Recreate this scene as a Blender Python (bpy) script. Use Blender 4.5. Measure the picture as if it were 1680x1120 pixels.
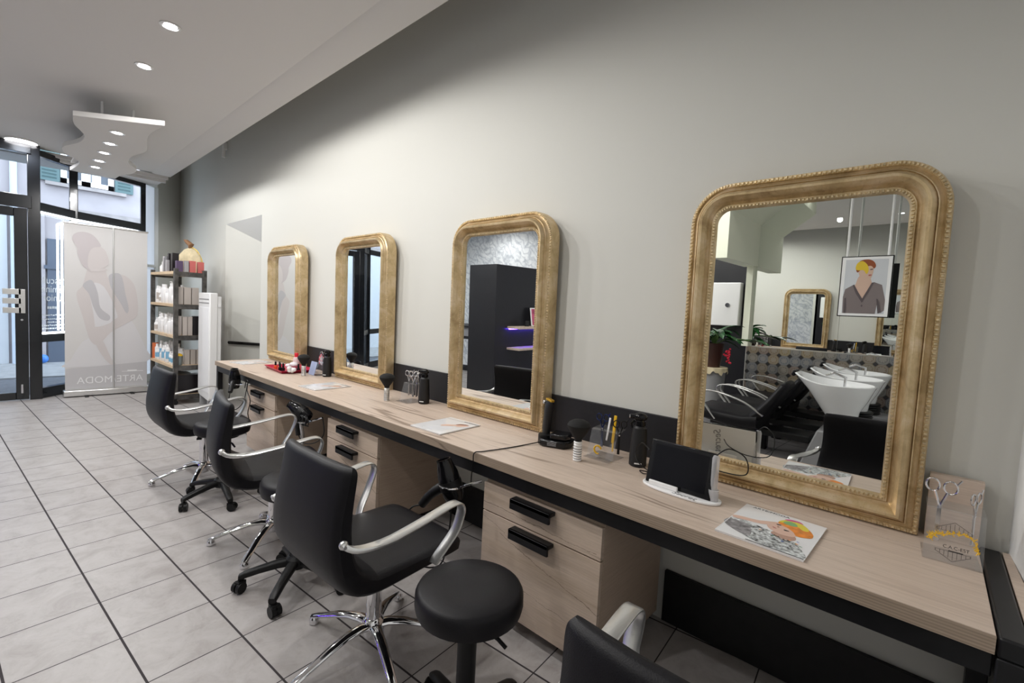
import bpy, math, random
from mathutils import Vector, Matrix
random.seed(7)
PI = math.pi
S = bpy.context.scene
for o in list(bpy.data.objects): bpy.data.objects.remove(o)
COL = S.collection

# ---------------------------------------------------------------- camera
cd = bpy.data.cameras.new('camera'); cam = bpy.data.objects.new('camera', cd); COL.objects.link(cam)
cd.sensor_width = 36.0; cd.lens = 760.42 / 1680 * 36; cd.clip_start = 0.02; cd.clip_end = 200
M = ((0.7384522, -0.0813266, 0.6693835), (0.6722722, 0.0117557, -0.7402107), (0.0523297, 0.9966182, 0.0633548))
cam.matrix_world = Matrix([(M[0][0], M[0][1], M[0][2], 0.0), (M[1][0], M[1][1], M[1][2], -2.041), (M[2][0], M[2][1], M[2][2], 1.38), (0, 0, 0, 1)])
S.camera = cam
S.view_settings.view_transform = 'Standard'; S.view_settings.look = 'None'
S.view_settings.exposure = 0.12; S.view_settings.gamma = 1.0; S.view_settings.use_curve_mapping = False

# ---------------------------------------------------------------- world (overcast daylight)
W = bpy.data.worlds.new('world'); S.world = W; W.use_nodes = True
nt = W.node_tree; bg = nt.nodes['Background']; bg.inputs[0].default_value = (0.80, 0.90, 1.0, 1); bg.inputs[1].default_value = 5.2

# ---------------------------------------------------------------- materials
MATS = {}
def mat(name, col=(.8, .8, .8), rough=.5, metal=0.0, emit=None, estr=0.0, alpha=None, spec=.5, coat=0.0, trans=0.0, ior=1.45, bump=None, var=None, sheen=0):
    if name in MATS: return MATS[name]
    m = bpy.data.materials.new(name); m.use_nodes = True; n = m.node_tree; b = n.nodes['Principled BSDF']
    b.inputs['Base Color'].default_value = (*col, 1); b.inputs['Roughness'].default_value = rough; b.inputs['Metallic'].default_value = metal
    b.inputs['Specular IOR Level'].default_value = spec; b.inputs['Coat Weight'].default_value = coat
    b.inputs['Transmission Weight'].default_value = trans; b.inputs['IOR'].default_value = ior
    if emit: b.inputs['Emission Color'].default_value = (*emit, 1); b.inputs['Emission Strength'].default_value = estr
    tc = n.nodes.new('ShaderNodeTexCoord')
    if var:   # (scale, amount)
        nz = n.nodes.new('ShaderNodeTexNoise'); nz.inputs['Scale'].default_value = var[0]; nz.inputs['Detail'].default_value = 5
        n.links.new(tc.outputs['Object'], nz.inputs['Vector'])
        r = n.nodes.new('ShaderNodeValToRGB'); a = var[1]
        r.color_ramp.elements[0].position = .3; r.color_ramp.elements[1].position = .7
        r.color_ramp.elements[0].color = (*[max(0, c * (1 - a)) for c in col], 1); r.color_ramp.elements[1].color = (*[min(1, c * (1 + a)) for c in col], 1)
        n.links.new(nz.outputs['Fac'], r.inputs['Fac']); n.links.new(r.outputs['Color'], b.inputs['Base Color'])
    if bump:  # (scale, strength)
        nz = n.nodes.new('ShaderNodeTexNoise'); nz.inputs['Scale'].default_value = bump[0]; nz.inputs['Detail'].default_value = 4
        n.links.new(tc.outputs['Object'], nz.inputs['Vector'])
        bp = n.nodes.new('ShaderNodeBump'); bp.inputs['Strength'].default_value = bump[1]; bp.inputs['Distance'].default_value = .002
        n.links.new(nz.outputs['Fac'], bp.inputs['Height']); n.links.new(bp.outputs['Normal'], b.inputs['Normal'])
    MATS[name] = m; return m

class NB:
    """tiny node builder"""
    def __init__(s, name):
        s.m = bpy.data.materials.new(name); s.m.use_nodes = True; s.t = s.m.node_tree; s.b = s.t.nodes['Principled BSDF']; MATS[name] = s.m
    def new(s, k, **kw):
        n = s.t.nodes.new(k)
        for a, v in kw.items(): setattr(n, a, v)
        return n
    def link(s, a, b): s.t.links.new(a, b)
    def math(s, op, a, b=None, c=None):
        n = s.new('ShaderNodeMath', operation=op)
        for i, v in enumerate((a, b, c)):
            if v is None: continue
            if isinstance(v, (int, float)): n.inputs[i].default_value = v
            else: s.link(v, n.inputs[i])
        return n.outputs[0]
    def mix(s, f, a, b):
        n = s.new('ShaderNodeMix', data_type='RGBA')
        for i, v in ((0, f), (6, a), (7, b)):
            if isinstance(v, (int, float)): n.inputs[i].default_value = v
            elif isinstance(v, tuple): n.inputs[i].default_value = (*v, 1)
            else: s.link(v, n.inputs[i])
        return n.outputs[2]
    def coords(s, scale=(1, 1, 1), rot=(0, 0, 0), loc=(0, 0, 0), kind='Object'):
        tc = s.new('ShaderNodeTexCoord'); mp = s.new('ShaderNodeMapping')
        mp.inputs['Scale'].default_value = scale; mp.inputs['Rotation'].default_value = rot; mp.inputs['Location'].default_value = loc
        s.link(tc.outputs[kind], mp.inputs['Vector']); return mp.outputs[0]
    def noise(s, vec, scale, detail=4, rough=.5, dist=0):
        n = s.new('ShaderNodeTexNoise'); n.inputs['Scale'].default_value = scale; n.inputs['Detail'].default_value = detail
        n.inputs['Roughness'].default_value = rough; n.inputs['Distortion'].default_value = dist
        s.link(vec, n.inputs['Vector']); return n.outputs['Fac']
    def ramp(s, fac, stops):
        r = s.new('ShaderNodeValToRGB'); e = r.color_ramp.elements
        while len(e) < len(stops): e.new(.5)
        for i, (p, c) in enumerate(stops): e[i].position = p; e[i].color = (*c, 1) if isinstance(c, tuple) else (c, c, c, 1)
        s.link(fac, r.inputs['Fac']); return r.outputs['Color']
    def bump(s, h, st, dist=.002):
        bp = s.new('ShaderNodeBump'); bp.inputs['Strength'].default_value = st; bp.inputs['Distance'].default_value = dist
        s.link(h, bp.inputs['Height']); s.link(bp.outputs['Normal'], s.b.inputs['Normal'])
    def base(s, c): s.link(c, s.b.inputs['Base Color'])
    def rough(s, v):
        if isinstance(v, float): s.b.inputs['Roughness'].default_value = v
        else: s.link(v, s.b.inputs['Roughness'])

def wood_material(name, light, mid, dark, axis='x', scale=1.0, ply=False, cracks=True, lines=()):
    n = NB(name)
    sc = {'x': (.9, 11, 11), 'z': (11, 11, .9), 'y': (11, .9, 11)}[axis]
    v = n.coords(tuple(c * scale for c in sc))
    g = n.noise(v, 1.6, 6, .62, .8)
    fine = n.noise(n.coords({'x': (6, 120, 120), 'z': (120, 120, 6), 'y': (120, 6, 120)}[axis]), 1.5, 3, .6)
    blot = n.noise(n.coords((1.3, 2.5, 2.5)), 1.1, 3)
    c = n.ramp(g, [(.30, mid), (.5, light), (.72, tuple(x * .93 for x in light))])
    c = n.mix(n.math('MULTIPLY', n.ramp(blot, [(.45, 0.0), (.7, 1.0)]), .35), c, mid)
    crack = n.noise(n.coords(tuple(c_ * .55 * scale for c_ in sc), loc=(3.1, 1.7, .4)), 1.3, 2, .4, .3)
    cr = n.ramp(n.math('ABSOLUTE', n.math('SUBTRACT', crack, .5)), [(0.0, 1.0), (.007, 0.7), (.015, 0.0)])
    gate = n.ramp(n.noise(n.coords((1, 2, 2), loc=(5, 5, 5)), 1.2, 2), [(.50, 0.0), (.58, 1.0)])
    if cracks: c = n.mix(n.math('MULTIPLY', n.math('MULTIPLY', cr, gate), .8), c, dark)
    if lines:
        tcx = n.new('ShaderNodeTexCoord'); sx = n.new('ShaderNodeSeparateXYZ'); n.link(tcx.outputs['Object'], sx.inputs[0]); wob = n.noise(n.coords((5, 5, 9)), 1.6, 6, .65)
        for z0, sl, x0, x1, wd in lines:
            d = n.math('ABSOLUTE', n.math('SUBTRACT', n.math('SUBTRACT', sx.outputs[2], n.math('MULTIPLY', sx.outputs[0], sl)), n.math('ADD', z0 - .02, n.math('MULTIPLY', wob, .045))))
            m_ = n.math('MULTIPLY', n.math('LESS_THAN', d, n.math('MULTIPLY', wd, n.math('ADD', .2, wob))), n.math('MULTIPLY', n.math('GREATER_THAN', sx.outputs[0], x0), n.math('LESS_THAN', sx.outputs[0], x1)))
            c = n.mix(n.math('MULTIPLY', m_, .8), c, dark)
    c = n.mix(n.math('MULTIPLY', n.ramp(fine, [(.35, 1.0), (.6, 0.0)]), .18), c, dark)
    if ply:
        w = n.new('ShaderNodeTexWave', bands_direction='Z'); w.inputs['Scale'].default_value = 42; w.inputs['Distortion'].default_value = .4; w.inputs['Detail'].default_value = 1
        n.link(n.coords((1, 1, 1)), w.inputs['Vector'])
        c = n.mix(n.math('MULTIPLY', w.outputs['Fac'], .45), c, dark)
    n.base(c); n.rough(.48); n.bump(fine, .12, .001)
    return n.m

OAK = wood_material('oak_laminate', (.60, .490, .405), (.50, .395, .32), (.20, .14, .10))
OAKV = wood_material('oak_front', (.60, .48, .385), (.50, .385, .29), (.20, .14, .10), 'x', .8, lines=((.352, -.26, -.2, .31, .0022), (.365, -.30, -.31, -.17, .0015), (.506, -.03, -.31, .29, .0016), (.20, -.12, -.05, .2, .001)))
OAKS = wood_material('oak_side', (.50, .39, .30), (.42, .32, .24), (.20, .14, .10), 'y', 1, False, False)
OAKE = wood_material('oak_edge', (.40, .31, .23), (.34, .26, .185), (.14, .10, .07), 'x', 1, True)
PINE = wood_material('pine_shelf', (.72, .55, .36), (.62, .45, .28), (.35, .22, .12), 'x', 1.2)

def floor_material():
    n = NB('ceramic_floor_tiles'); tc = n.new('ShaderNodeTexCoord'); sp = n.new('ShaderNodeSeparateXYZ'); n.link(tc.outputs['Object'], sp.inputs[0])
    th = math.radians(4.67); c, s_ = math.cos(th), math.sin(th); x0, y0 = -4.6483, -1.9268
    dx = n.math('SUBTRACT', sp.outputs[0], x0); dy = n.math('SUBTRACT', sp.outputs[1], y0)
    u = n.math('DIVIDE', n.math('ADD', n.math('MULTIPLY', dx, c), n.math('MULTIPLY', dy, s_)), .3371)
    v = n.math('DIVIDE', n.math('SUBTRACT', n.math('MULTIPLY', dy, c), n.math('MULTIPLY', dx, s_)), .3161)
    def dist(a, p): f = n.math('FRACT', a); return n.math('MULTIPLY', n.math('MINIMUM', f, n.math('SUBTRACT', 1.0, f)), p)
    du = dist(u, .3371); dv = dist(v, .3161)
    gu = n.math('LESS_THAN', du, .0024); gv = n.math('LESS_THAN', dv, .0040); g = n.math('MAXIMUM', gu, gv)
    cx = n.new('ShaderNodeCombineXYZ'); n.link(n.math('FLOOR', u), cx.inputs[0]); n.link(n.math('FLOOR', v), cx.inputs[1])
    wn = n.new('ShaderNodeTexWhiteNoise'); n.link(cx.outputs[0], wn.inputs['Vector'])
    vv = n.new('ShaderNodeVectorMath', operation='ADD'); n.link(tc.outputs['Object'], vv.inputs[0])
    sc = n.new('ShaderNodeVectorMath', operation='SCALE'); n.link(wn.outputs['Color'], sc.inputs[0]); sc.inputs['Scale'].default_value = 9; n.link(sc.outputs[0], vv.inputs[1])
    nz = n.noise(vv.outputs[0], 7, 8, .68, .6); nz2 = n.noise(vv.outputs[0], 45, 4, .6)
    c1 = n.ramp(nz, [(.30, (.315, .287, .275)), (.5, (.405, .382, .371)), (.72, (.465, .445, .437))])
    c1 = n.mix(n.math('MULTIPLY', n.ramp(nz2, [(.55, 0.0), (.75, 1.0)]), .25), c1, (.27, .225, .21))
    col = n.mix(g, c1, (.028, .022, .025)); n.base(col)
    n.rough(n.math('ADD', n.math('MULTIPLY', g, .4), n.math('ADD', .33, n.math('MULTIPLY', nz, .15))))
    n.bump(n.math('SUBTRACT', 1.0, g), .5, .001); return n.m
FLOOR = floor_material()

def gold_material():
    n = NB('antique_gold_leaf'); v = n.coords((1, 1, 1)); a = n.noise(v, 9, 6, .65, .5); f = n.noise(n.coords((30, 30, 3)), 3, 4, .7)
    c = n.ramp(a, [(.28, (.38, .27, .14)), (.5, (.62, .475, .27)), (.72, (.78, .64, .46))])
    c = n.mix(n.math('MULTIPLY', n.ramp(f, [(.55, 0.0), (.75, 1.0)]), .45), c, (.25, .15, .07))
    n.base(c); n.b.inputs['Metallic'].default_value = .72; n.rough(n.math('ADD', .30, n.math('MULTIPLY', f, .25))); n.bump(f, .15, .001); return n.m
GOLD = gold_material()
GOLDB = mat('gold_beading', (.70, .57, .36), .35, .7, var=(60, .3))

WALL = mat('sage_wall_paint', (.62, .617, .575), .85, bump=(260, .08))
WHITEW = mat('white_wall_paint', (.80, .81, .80), .8)
CEIL = mat('white_ceiling_paint', (.66, .645, .635), .85)
BLACKW = mat('black_wall_paint', (.012, .012, .016), .35)
BLACKM = mat('black_powder_coated_metal', (.008, .008, .009), .42, .2, var=(30, .2))
GREYM = mat('raw_dark_steel', (.10, .095, .09), .45, .6, var=(14, .5))
LEATHER = mat('black_leatherette', (.0065, .006, .008), .46, spec=.28, bump=(420, .25))
PLASTIC = mat('black_plastic', (.006, .006, .0065), .42, spec=.35)
GLOSSB = mat('glossy_black_plastic', (.005, .005, .006), .14, spec=.4)
SCREEN = mat('tablet_screen_glass', (.003, .003, .005), .12, spec=.25)
CHROME = mat('polished_chrome', (.80, .80, .82), .06, 1.0)
ALU = mat('brushed_aluminium', (.72, .72, .71), .28, .9, bump=(300, .1))
MIRROR = mat('mirror_silvering', (.90, .92, .90), .0, 1.0)
WHITEP = mat('white_plastic', (.85, .85, .85), .35)
WHITEPP = mat('white_paper', (.86, .86, .87), .5)
PANELB = mat('anthracite_panel', (.010, .0098, .0125), .5, var=(60, .15))
CREAM = mat('cream_boxing_paint', (.80, .82, .68), .7)
SHOPBLK = mat('black_lacquered_frame', (.008, .009, .011), .18, coat=.3)
LED = mat('led_strip_light', (1, 1, 1), .5, emit=(.95, 1.0, 1.0), estr=5)
LAMP = mat('lamp_diffuser', (1, 1, 1), .5, emit=(1, .98, 1.0), estr=14)
BLUEV = mat('violet_led', (.1, .05, 1), .5, emit=(.12, .05, 1.0), estr=30)
RED = mat('magenta_red_plastic', (.45, .012, .05), .3)
YELLOW = mat('yellow_plastic', (.80, .48, .02), .35)
BRISTLE = mat('black_bristles', (.006, .006, .006), .8, bump=(500, .6))
STEEL = mat('polished_steel', (.62, .62, .64), .15, 1.0)
GREYP = mat('grey_plastic', (.30, .30, .31), .5)
CERAMIC = mat('white_ceramic', (.82, .83, .84), .12, coat=.4)
INK = mat('black_ink', (.02, .02, .022), .5)

def clear(name, tint=(1, 1, 1), gl=.08, rough=.02, body=0.0, bodycol=(.8, .8, .85)):
    m = bpy.data.materials.new(name); m.use_nodes = True; t = m.node_tree; t.nodes.clear()
    o = t.nodes.new('ShaderNodeOutputMaterial'); tr = t.nodes.new('ShaderNodeBsdfTransparent'); tr.inputs[0].default_value = (*tint, 1)
    g = t.nodes.new('ShaderNodeBsdfGlossy'); g.inputs['Roughness'].default_value = rough; mx = t.nodes.new('ShaderNodeMixShader')
    fr = t.nodes.new('ShaderNodeLayerWeight'); fr.inputs['Blend'].default_value = .5; pw = t.nodes.new('ShaderNodeMath'); pw.operation = 'POWER'; pw.inputs[1].default_value = 5
    mm = t.nodes.new('ShaderNodeMath'); mm.operation = 'MULTIPLY_ADD'; mm.inputs[1].default_value = .8; mm.inputs[2].default_value = gl * .4
    t.links.new(fr.outputs['Facing'], pw.inputs[0]); t.links.new(pw.outputs[0], mm.inputs[0]); t.links.new(mm.outputs[0], mx.inputs[0]); t.links.new(tr.outputs[0], mx.inputs[1]); t.links.new(g.outputs[0], mx.inputs[2])
    out = mx
    if body:
        d = t.nodes.new('ShaderNodeBsdfDiffuse'); d.inputs[0].default_value = (*bodycol, 1); m2 = t.nodes.new('ShaderNodeMixShader'); m2.inputs[0].default_value = body
        t.links.new(mx.outputs[0], m2.inputs[1]); t.links.new(d.outputs[0], m2.inputs[2]); out = m2
    t.links.new(out.outputs[0], o.inputs[0]); MATS[name] = m; return m
def translucent(name, col, f=.5):
    m = bpy.data.materials.new(name); m.use_nodes = True; t = m.node_tree; t.nodes.clear(); o = t.nodes.new('ShaderNodeOutputMaterial'); d = t.nodes.new('ShaderNodeBsdfDiffuse'); r = t.nodes.new('ShaderNodeBsdfTranslucent'); x = t.nodes.new('ShaderNodeMixShader')
    for q in (d, r): q.inputs[0].default_value = (*col, 1)
    x.inputs[0].default_value = f; t.links.new(d.outputs[0], x.inputs[1]); t.links.new(r.outputs[0], x.inputs[2]); t.links.new(x.outputs[0], o.inputs[0]); MATS[name] = m; return m
GLASS = clear('window_glass', (.93, .97, 1.0), .06)
ACRYL = clear('clear_acrylic', (.975, .975, .975), .14, .03, .025, (.8, .8, .8))
TUBEC = clear('frosted_acrylic', (.95, .95, .96), .1, .15, .35, (.85, .85, .86))

# ---------------------------------------------------------------- mesh builder
class MB:
    def __init__(s): s.v = []; s.f = []; s.mi = []; s.sm = []; s.cur = 0; s.xf = None; s.smooth = False
    def add(s, vs, fs, smooth=None):
        k = len(s.v)
        if s.xf is not None: vs = [s.xf @ Vector(p) for p in vs]
        s.v += [tuple(p) for p in vs]
        for f in fs: s.f.append(tuple(i + k for i in f)); s.mi.append(s.cur); s.sm.append(s.smooth if smooth is None else smooth)
        return s
    def box(s, x0, x1, y0, y1, z0, z1):
        vs = [(x, y, z) for z in (z0, z1) for y in (y0, y1) for x in (x0, x1)]
        return s.add(vs, [(0, 2, 3, 1), (4, 5, 7, 6), (0, 1, 5, 4), (2, 6, 7, 3), (0, 4, 6, 2), (1, 3, 7, 5)], False)
    def obox(s, c, size, rz=0, rx=0, ry=0):
        old = s.xf; mt = Matrix.Translation(c) @ Matrix.Rotation(rz, 4, 'Z') @ Matrix.Rotation(ry, 4, 'Y') @ Matrix.Rotation(rx, 4, 'X')
        s.xf = mt if old is None else old @ mt; a, b, c_ = [q / 2 for q in size]; s.box(-a, a, -b, b, -c_, c_); s.xf = old; return s
    def ring_loft(s, rings, cap=True, closed=False, smooth=True):
        n = len(rings[0]); vs = [p for r in rings for p in r]; fs = []; m = len(rings)
        for i in range(m if closed else m - 1):
            a = i * n; b = ((i + 1) % m) * n
            for j in range(n): k = (j + 1) % n; fs.append((a + j, a + k, b + k, b + j))
        if cap and not closed: fs.append(tuple(reversed(range(n)))); fs.append(tuple((m - 1) * n + j for j in range(n)))
        return s.add(vs, fs, smooth)
    def tube(s, path, r, n=10, cap=True, closed=False, ell=None):
        P = [Vector(p) for p in path]; rs = r if isinstance(r, (list, tuple)) else [r] * len(P); rings = []; up = None
        for i, p in enumerate(P):
            a = P[i - 1] if i or closed else P[i]; b = P[(i + 1) % len(P)] if i < len(P) - 1 or closed else P[i]
            t = (b - a).normalized() if (b - a).length > 1e-9 else Vector((0, 0, 1))
            if up is None: up = Vector((0, 0, 1)) if abs(t.z) < .9 else Vector((1, 0, 0))
            x = t.cross(up)
            if x.length < 1e-6: x = t.cross(Vector((0, 1, 0)))
            x.normalize(); y = x.cross(t).normalized(); up = y; ex, ey = ell or (1, 1)
            rings.append([p + (x * math.cos(2 * PI * j / n) * ex + y * math.sin(2 * PI * j / n) * ey) * rs[i] for j in range(n)])
        return s.ring_loft(rings, cap, closed)
    def cyl(s, c, r, h, n=20, r2=None):
        x, y, z = c; return s.ring_loft([[(x + rr * math.cos(2 * PI * j / n), y + rr * math.sin(2 * PI * j / n), zz) for j in range(n)] for rr, zz in ((r, z), (r if r2 is None else r2, z + h))])
    def lathe(s, prof, n=24, c=(0, 0, 0)):
        return s.ring_loft([[(c[0] + max(r, 1e-4) * math.cos(2 * PI * j / n), c[1] + max(r, 1e-4) * math.sin(2 * PI * j / n), c[2] + z) for j in range(n)] for r, z in prof])
    def ribbon(s, path, w, t):
        """flat strap: path points, width along x, thickness in the y-z plane"""
        P = [Vector(p) for p in path]; rings = []
        for i, p in enumerate(P):
            a = P[max(0, i - 1)]; b = P[min(len(P) - 1, i + 1)]; d = (b - a); d.x = 0; d.normalize(); nn = Vector((0, -d.z, d.y)); h = (w[i] if isinstance(w, list) else w) / 2; tt = (t[i] if isinstance(t, list) else t) / 2
            rings.append([p + Vector((h, 0, 0)) + nn * tt * .4, p + Vector((h * .8, 0, 0)) + nn * tt, p + Vector((-h * .8, 0, 0)) + nn * tt, p + Vector((-h, 0, 0)) + nn * tt * .4, p + Vector((-h, 0, 0)) - nn * tt * .4, p + Vector((-h * .8, 0, 0)) - nn * tt, p + Vector((h * .8, 0, 0)) - nn * tt, p + Vector((h, 0, 0)) - nn * tt * .4])
        return s.ring_loft(rings)
    def prism(s, poly, h, plane='xy', off=0.0):
        """extrude a 2D polygon by h along the plane normal starting at off"""
        def m3(p, d):
            if plane == 'xy': return (p[0], p[1], off + d)
            if plane == 'xz': return (p[0], off + d, p[1])
            return (off + d, p[0], p[1])
        n = len(poly); vs = [m3(p, 0) for p in poly] + [m3(p, h) for p in poly]
        fs = [tuple(range(n)), tuple(n + i for i in reversed(range(n)))] + [(i, n + i, n + (i + 1) % n, (i + 1) % n) for i in range(n)]
        return s.add(vs, fs, False)
    def sphere(s, c, r, n=12, m=8, sc=(1, 1, 1)):
        return s.ring_loft([[(c[0] + sc[0] * r * math.sin(a) * math.cos(2 * PI * j / n), c[1] + sc[1] * r * math.sin(a) * math.sin(2 * PI * j / n), c[2] - sc[2] * r * math.cos(a)) for j in range(n)] for a in [max(1e-3, min(PI - 1e-3, PI * i / m)) for i in range(m + 1)]])
    def build(s, name, mats, parent=None, bevel=0, sub=0, loc=None, seg=2, fixn=True):
        me = bpy.data.meshes.new(name); me.from_pydata(s.v, [], s.f)
        ms = mats if isinstance(mats, (list, tuple)) else [mats]
        for m in ms: me.materials.append(m)
        me.polygons.foreach_set('material_index', s.mi); me.polygons.foreach_set('use_smooth', s.sm); me.update()
        if fixn:
            import bmesh
            bm = bmesh.new(); bm.from_mesh(me); bmesh.ops.recalc_face_normals(bm, faces=bm.faces); bm.to_mesh(me); bm.free()
        try: me.set_sharp_from_angle(angle=math.radians(40))
        except Exception: pass
        o = bpy.data.objects.new(name, me); COL.objects.link(o)
        if parent is not None: o.parent = parent
        if loc is not None: o.location = loc
        if bevel: b = o.modifiers.new('bevel', 'BEVEL'); b.width = bevel; b.segments = seg; b.limit_method = 'ANGLE'; b.angle_limit = math.radians(40)
        if sub: b = o.modifiers.new('sub', 'SUBSURF'); b.levels = sub; b.render_levels = sub
        return o
def tag(o, label=None, cat=None, group=None, kind=None):
    if label: o['label'] = label
    if cat: o['category'] = cat
    if group: o['group'] = group
    if kind: o['kind'] = kind
    return o
def thing(name, label, cat, loc=(0, 0, 0), rz=0, group=None, rx=0):
    o = bpy.data.objects.new(name, None); COL.objects.link(o); o.location = loc; o.rotation_euler = (rx, 0, rz); o.empty_display_size = .05
    return tag(o, label, cat, group)
def kids(o): return [c for c in bpy.data.objects if c.parent == o]
def dup(o, loc=None, rz=None, label=None, group=None, parent=None):
    c = o.copy(); COL.objects.link(c)
    if parent is not None: c.parent = parent
    if loc is not None: c.location = loc
    if rz is not None: c.rotation_euler = (c.rotation_euler[0], 0, rz)
    if label: c['label'] = label
    if group: c['group'] = group
    for k in kids(o): dup(k, parent=c)
    return c
def struct(mb, name, m, bevel=0, parent=None):
    o = mb.build(name, m, parent, bevel)
    if parent is None: o['kind'] = 'structure'
    return o
def relabel(o, s): o['label'] = s; return o
def text_mesh(name, body, size, m, parent, loc, rot, mirror=False, shear=0.0, extrude=.0004, align='CENTER', sx=1.0, space=1.0):
    c = bpy.data.curves.new(name, 'FONT'); c.body = body; c.size = size; c.extrude = extrude; c.align_x = align; c.align_y = 'CENTER'; c.shear = shear; c.space_character = space
    tmp = bpy.data.objects.new('tmp_text', c); COL.objects.link(tmp); bpy.context.view_layer.update()
    me = bpy.data.meshes.new_from_object(tmp.evaluated_get(bpy.context.evaluated_depsgraph_get())); bpy.data.objects.remove(tmp)
    k = -1 if mirror else 1
    for v in me.vertices: v.co.x *= k * sx
    me.materials.clear(); me.materials.append(m); me.name = name
    o = bpy.data.objects.new(name, me); COL.objects.link(o); o.parent = parent; o.location = loc; o.rotation_euler = rot; return o

# ---------------------------------------------------------------- lights (ceiling downlights are built with their fixtures below)
CZ = 3.07
def spot_light(parent, power, ang=174, rad=.04, col=(1, .98, .96)):
    l = bpy.data.lights.new('downlight_lamp', 'SPOT'); l.energy = power; l.spot_size = math.radians(ang); l.spot_blend = .55; l.shadow_soft_size = rad; l.color = col
    o = bpy.data.objects.new('downlight_lamp', l); COL.objects.link(o); o.parent = parent; o.location = (0, 0, -.03); return o
def area_light(name, loc, rot, size, power, col, sy=None):
    l = bpy.data.lights.new(name, 'AREA'); l.energy = power; l.color = col; l.size = size
    if sy: l.shape = 'RECTANGLE'; l.size_y = sy
    o = bpy.data.objects.new(name, l); COL.objects.link(o); o.location = loc; o.rotation_euler = rot; return o

# ---------------------------------------------------------------- room shell
FP = [(-9.6, 0.0), (-9.16, -.41), (-8.98, -.58), (-8.55, -1.38), (-8.15, -1.76), (-8.15, -2.74), (-8.55, -3.12), (-8.98, -3.9), (-9.1, -5.5)]
b = MB(); fl = [(-9.6, .9)] + FP + [(-9.1, -7.9), (1.2, -7.9), (1.2, .9)]
b.prism([(x, y) for x, y in fl], .12, 'xy', -.12); struct(b, 'floor', FLOOR)
ZT = 3.5
b = MB(); b.box(-9.75, -7.12, 0, .15, 0, ZT).box(-7.12, -5.84, 0, .15, 2.35, ZT).box(-5.84, .40, 0, .15, 0, ZT)
struct(b, 'wall_north', WALL)
# recess with slanting soffit (stair underside)
b = MB()
b.add([(-7.12, .001, 0), (-5.84, .64, 0), (-5.84, .64, 1.79), (-7.12, .001, 2.35)], [(0, 1, 2, 3)])
b.add([(-5.84, .64, 0), (-5.84, .0, 0), (-5.84, .0, 2.35), (-5.84, .64, 1.79)], [(0, 1, 2, 3)])
b.add([(-5.84, .80, 0), (-7.12, .15, 0), (-7.12, .15, 2.5), (-5.84, .80, 2.5)], [(0, 1, 2, 3)])
struct(b, 'wall_recess', WALL)
b = MB(); b.add([(-7.12, .0, 2.35), (-5.84, .0, 2.35), (-5.84, .64, 1.79)], [(0, 1, 2)]); struct(b, 'trim_1', WHITEW)
# right-hand wall, running slightly out of square
b = MB(); b.add([(.222, 0, 0), (.68, -7.8, 0), (.68, -7.8, ZT), (.222, 0, ZT), (.85, 0, 0), (.85, -7.8, 0), (.85, -7.8, ZT), (.85, 0, ZT)], [(0, 1, 2, 3), (4, 5, 6, 7), (0, 4, 5, 1), (3, 7, 6, 2), (0, 4, 7, 3), (1, 5, 6, 2)])
struct(b, 'wall_east', WHITEW)
# end wall pieces either side of the shopfront
def seg(b, p, q, z0, z1, t=.08, ext=0.0):
    d = Vector((q[0] - p[0], q[1] - p[1], 0)); L = d.length; a = math.atan2(d.y, d.x)
    b.obox(((p[0] + q[0]) / 2, (p[1] + q[1]) / 2, (z0 + z1) / 2), (L + 2 * ext, t, z1 - z0), a); return b
b = MB(); seg(b, (-9.66, .06), FP[1], 0, ZT, .12); struct(b, 'wall_west', WALL)
b = MB(); seg(b, FP[1], FP[2], 0, .12, .10); seg(b, FP[1], FP[2], 1.78, 1.82, .06); seg(b, FP[1], FP[2], 3.02, ZT, .10); w6 = struct(b, 'window_6', WHITEW); g = MB(); seg(g, FP[1], FP[2], .12, 3.02, .006); g.build('frosted_pane', translucent('white_frosted_film', (.92, .94, .96), .85), w6)
b = MB(); seg(b, FP[7], FP[8], 0, ZT, .10); b.box(-9.15, -9.0, -7.9, -5.4, 0, ZT); struct(b, 'wall_southwest', WHITEW)
# ceiling: dropped panel stopping short of the wall, slab above
b = MB(); b.box(-8.30, .50, -7.75, -.60, CZ, CZ + .12).box(-8.30, .24, -.60, -.38, CZ, CZ + .12); b.prism([(-.60, CZ), (-.565, CZ - .014), (-.38, CZ - .014), (-.38, CZ)], 8.54, 'yz', -8.30)
struct(b, 'ceiling', CEIL)
b = MB(); b.box(-9.8, 1.2, -8, 1.0, ZT, ZT + .1); struct(b, 'ceiling_slab', WALL)
b = MB(); b.box(-8.345, -8.30, -7.0, -.40, CZ - .06, CZ - .01).box(-8.39, -8.345, -7.0, -.42, CZ - .10, CZ - .03); struct(b, 'trim_3', CEIL, .004)
b = MB(); b.prism([(-8.39, -7.0), (-8.39, -.42), (-9.0, -.42), (-9.3, -3), (-9.0, -7)], .04, 'xy', CZ - .05); struct(b, 'trim_4', CEIL)

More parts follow.
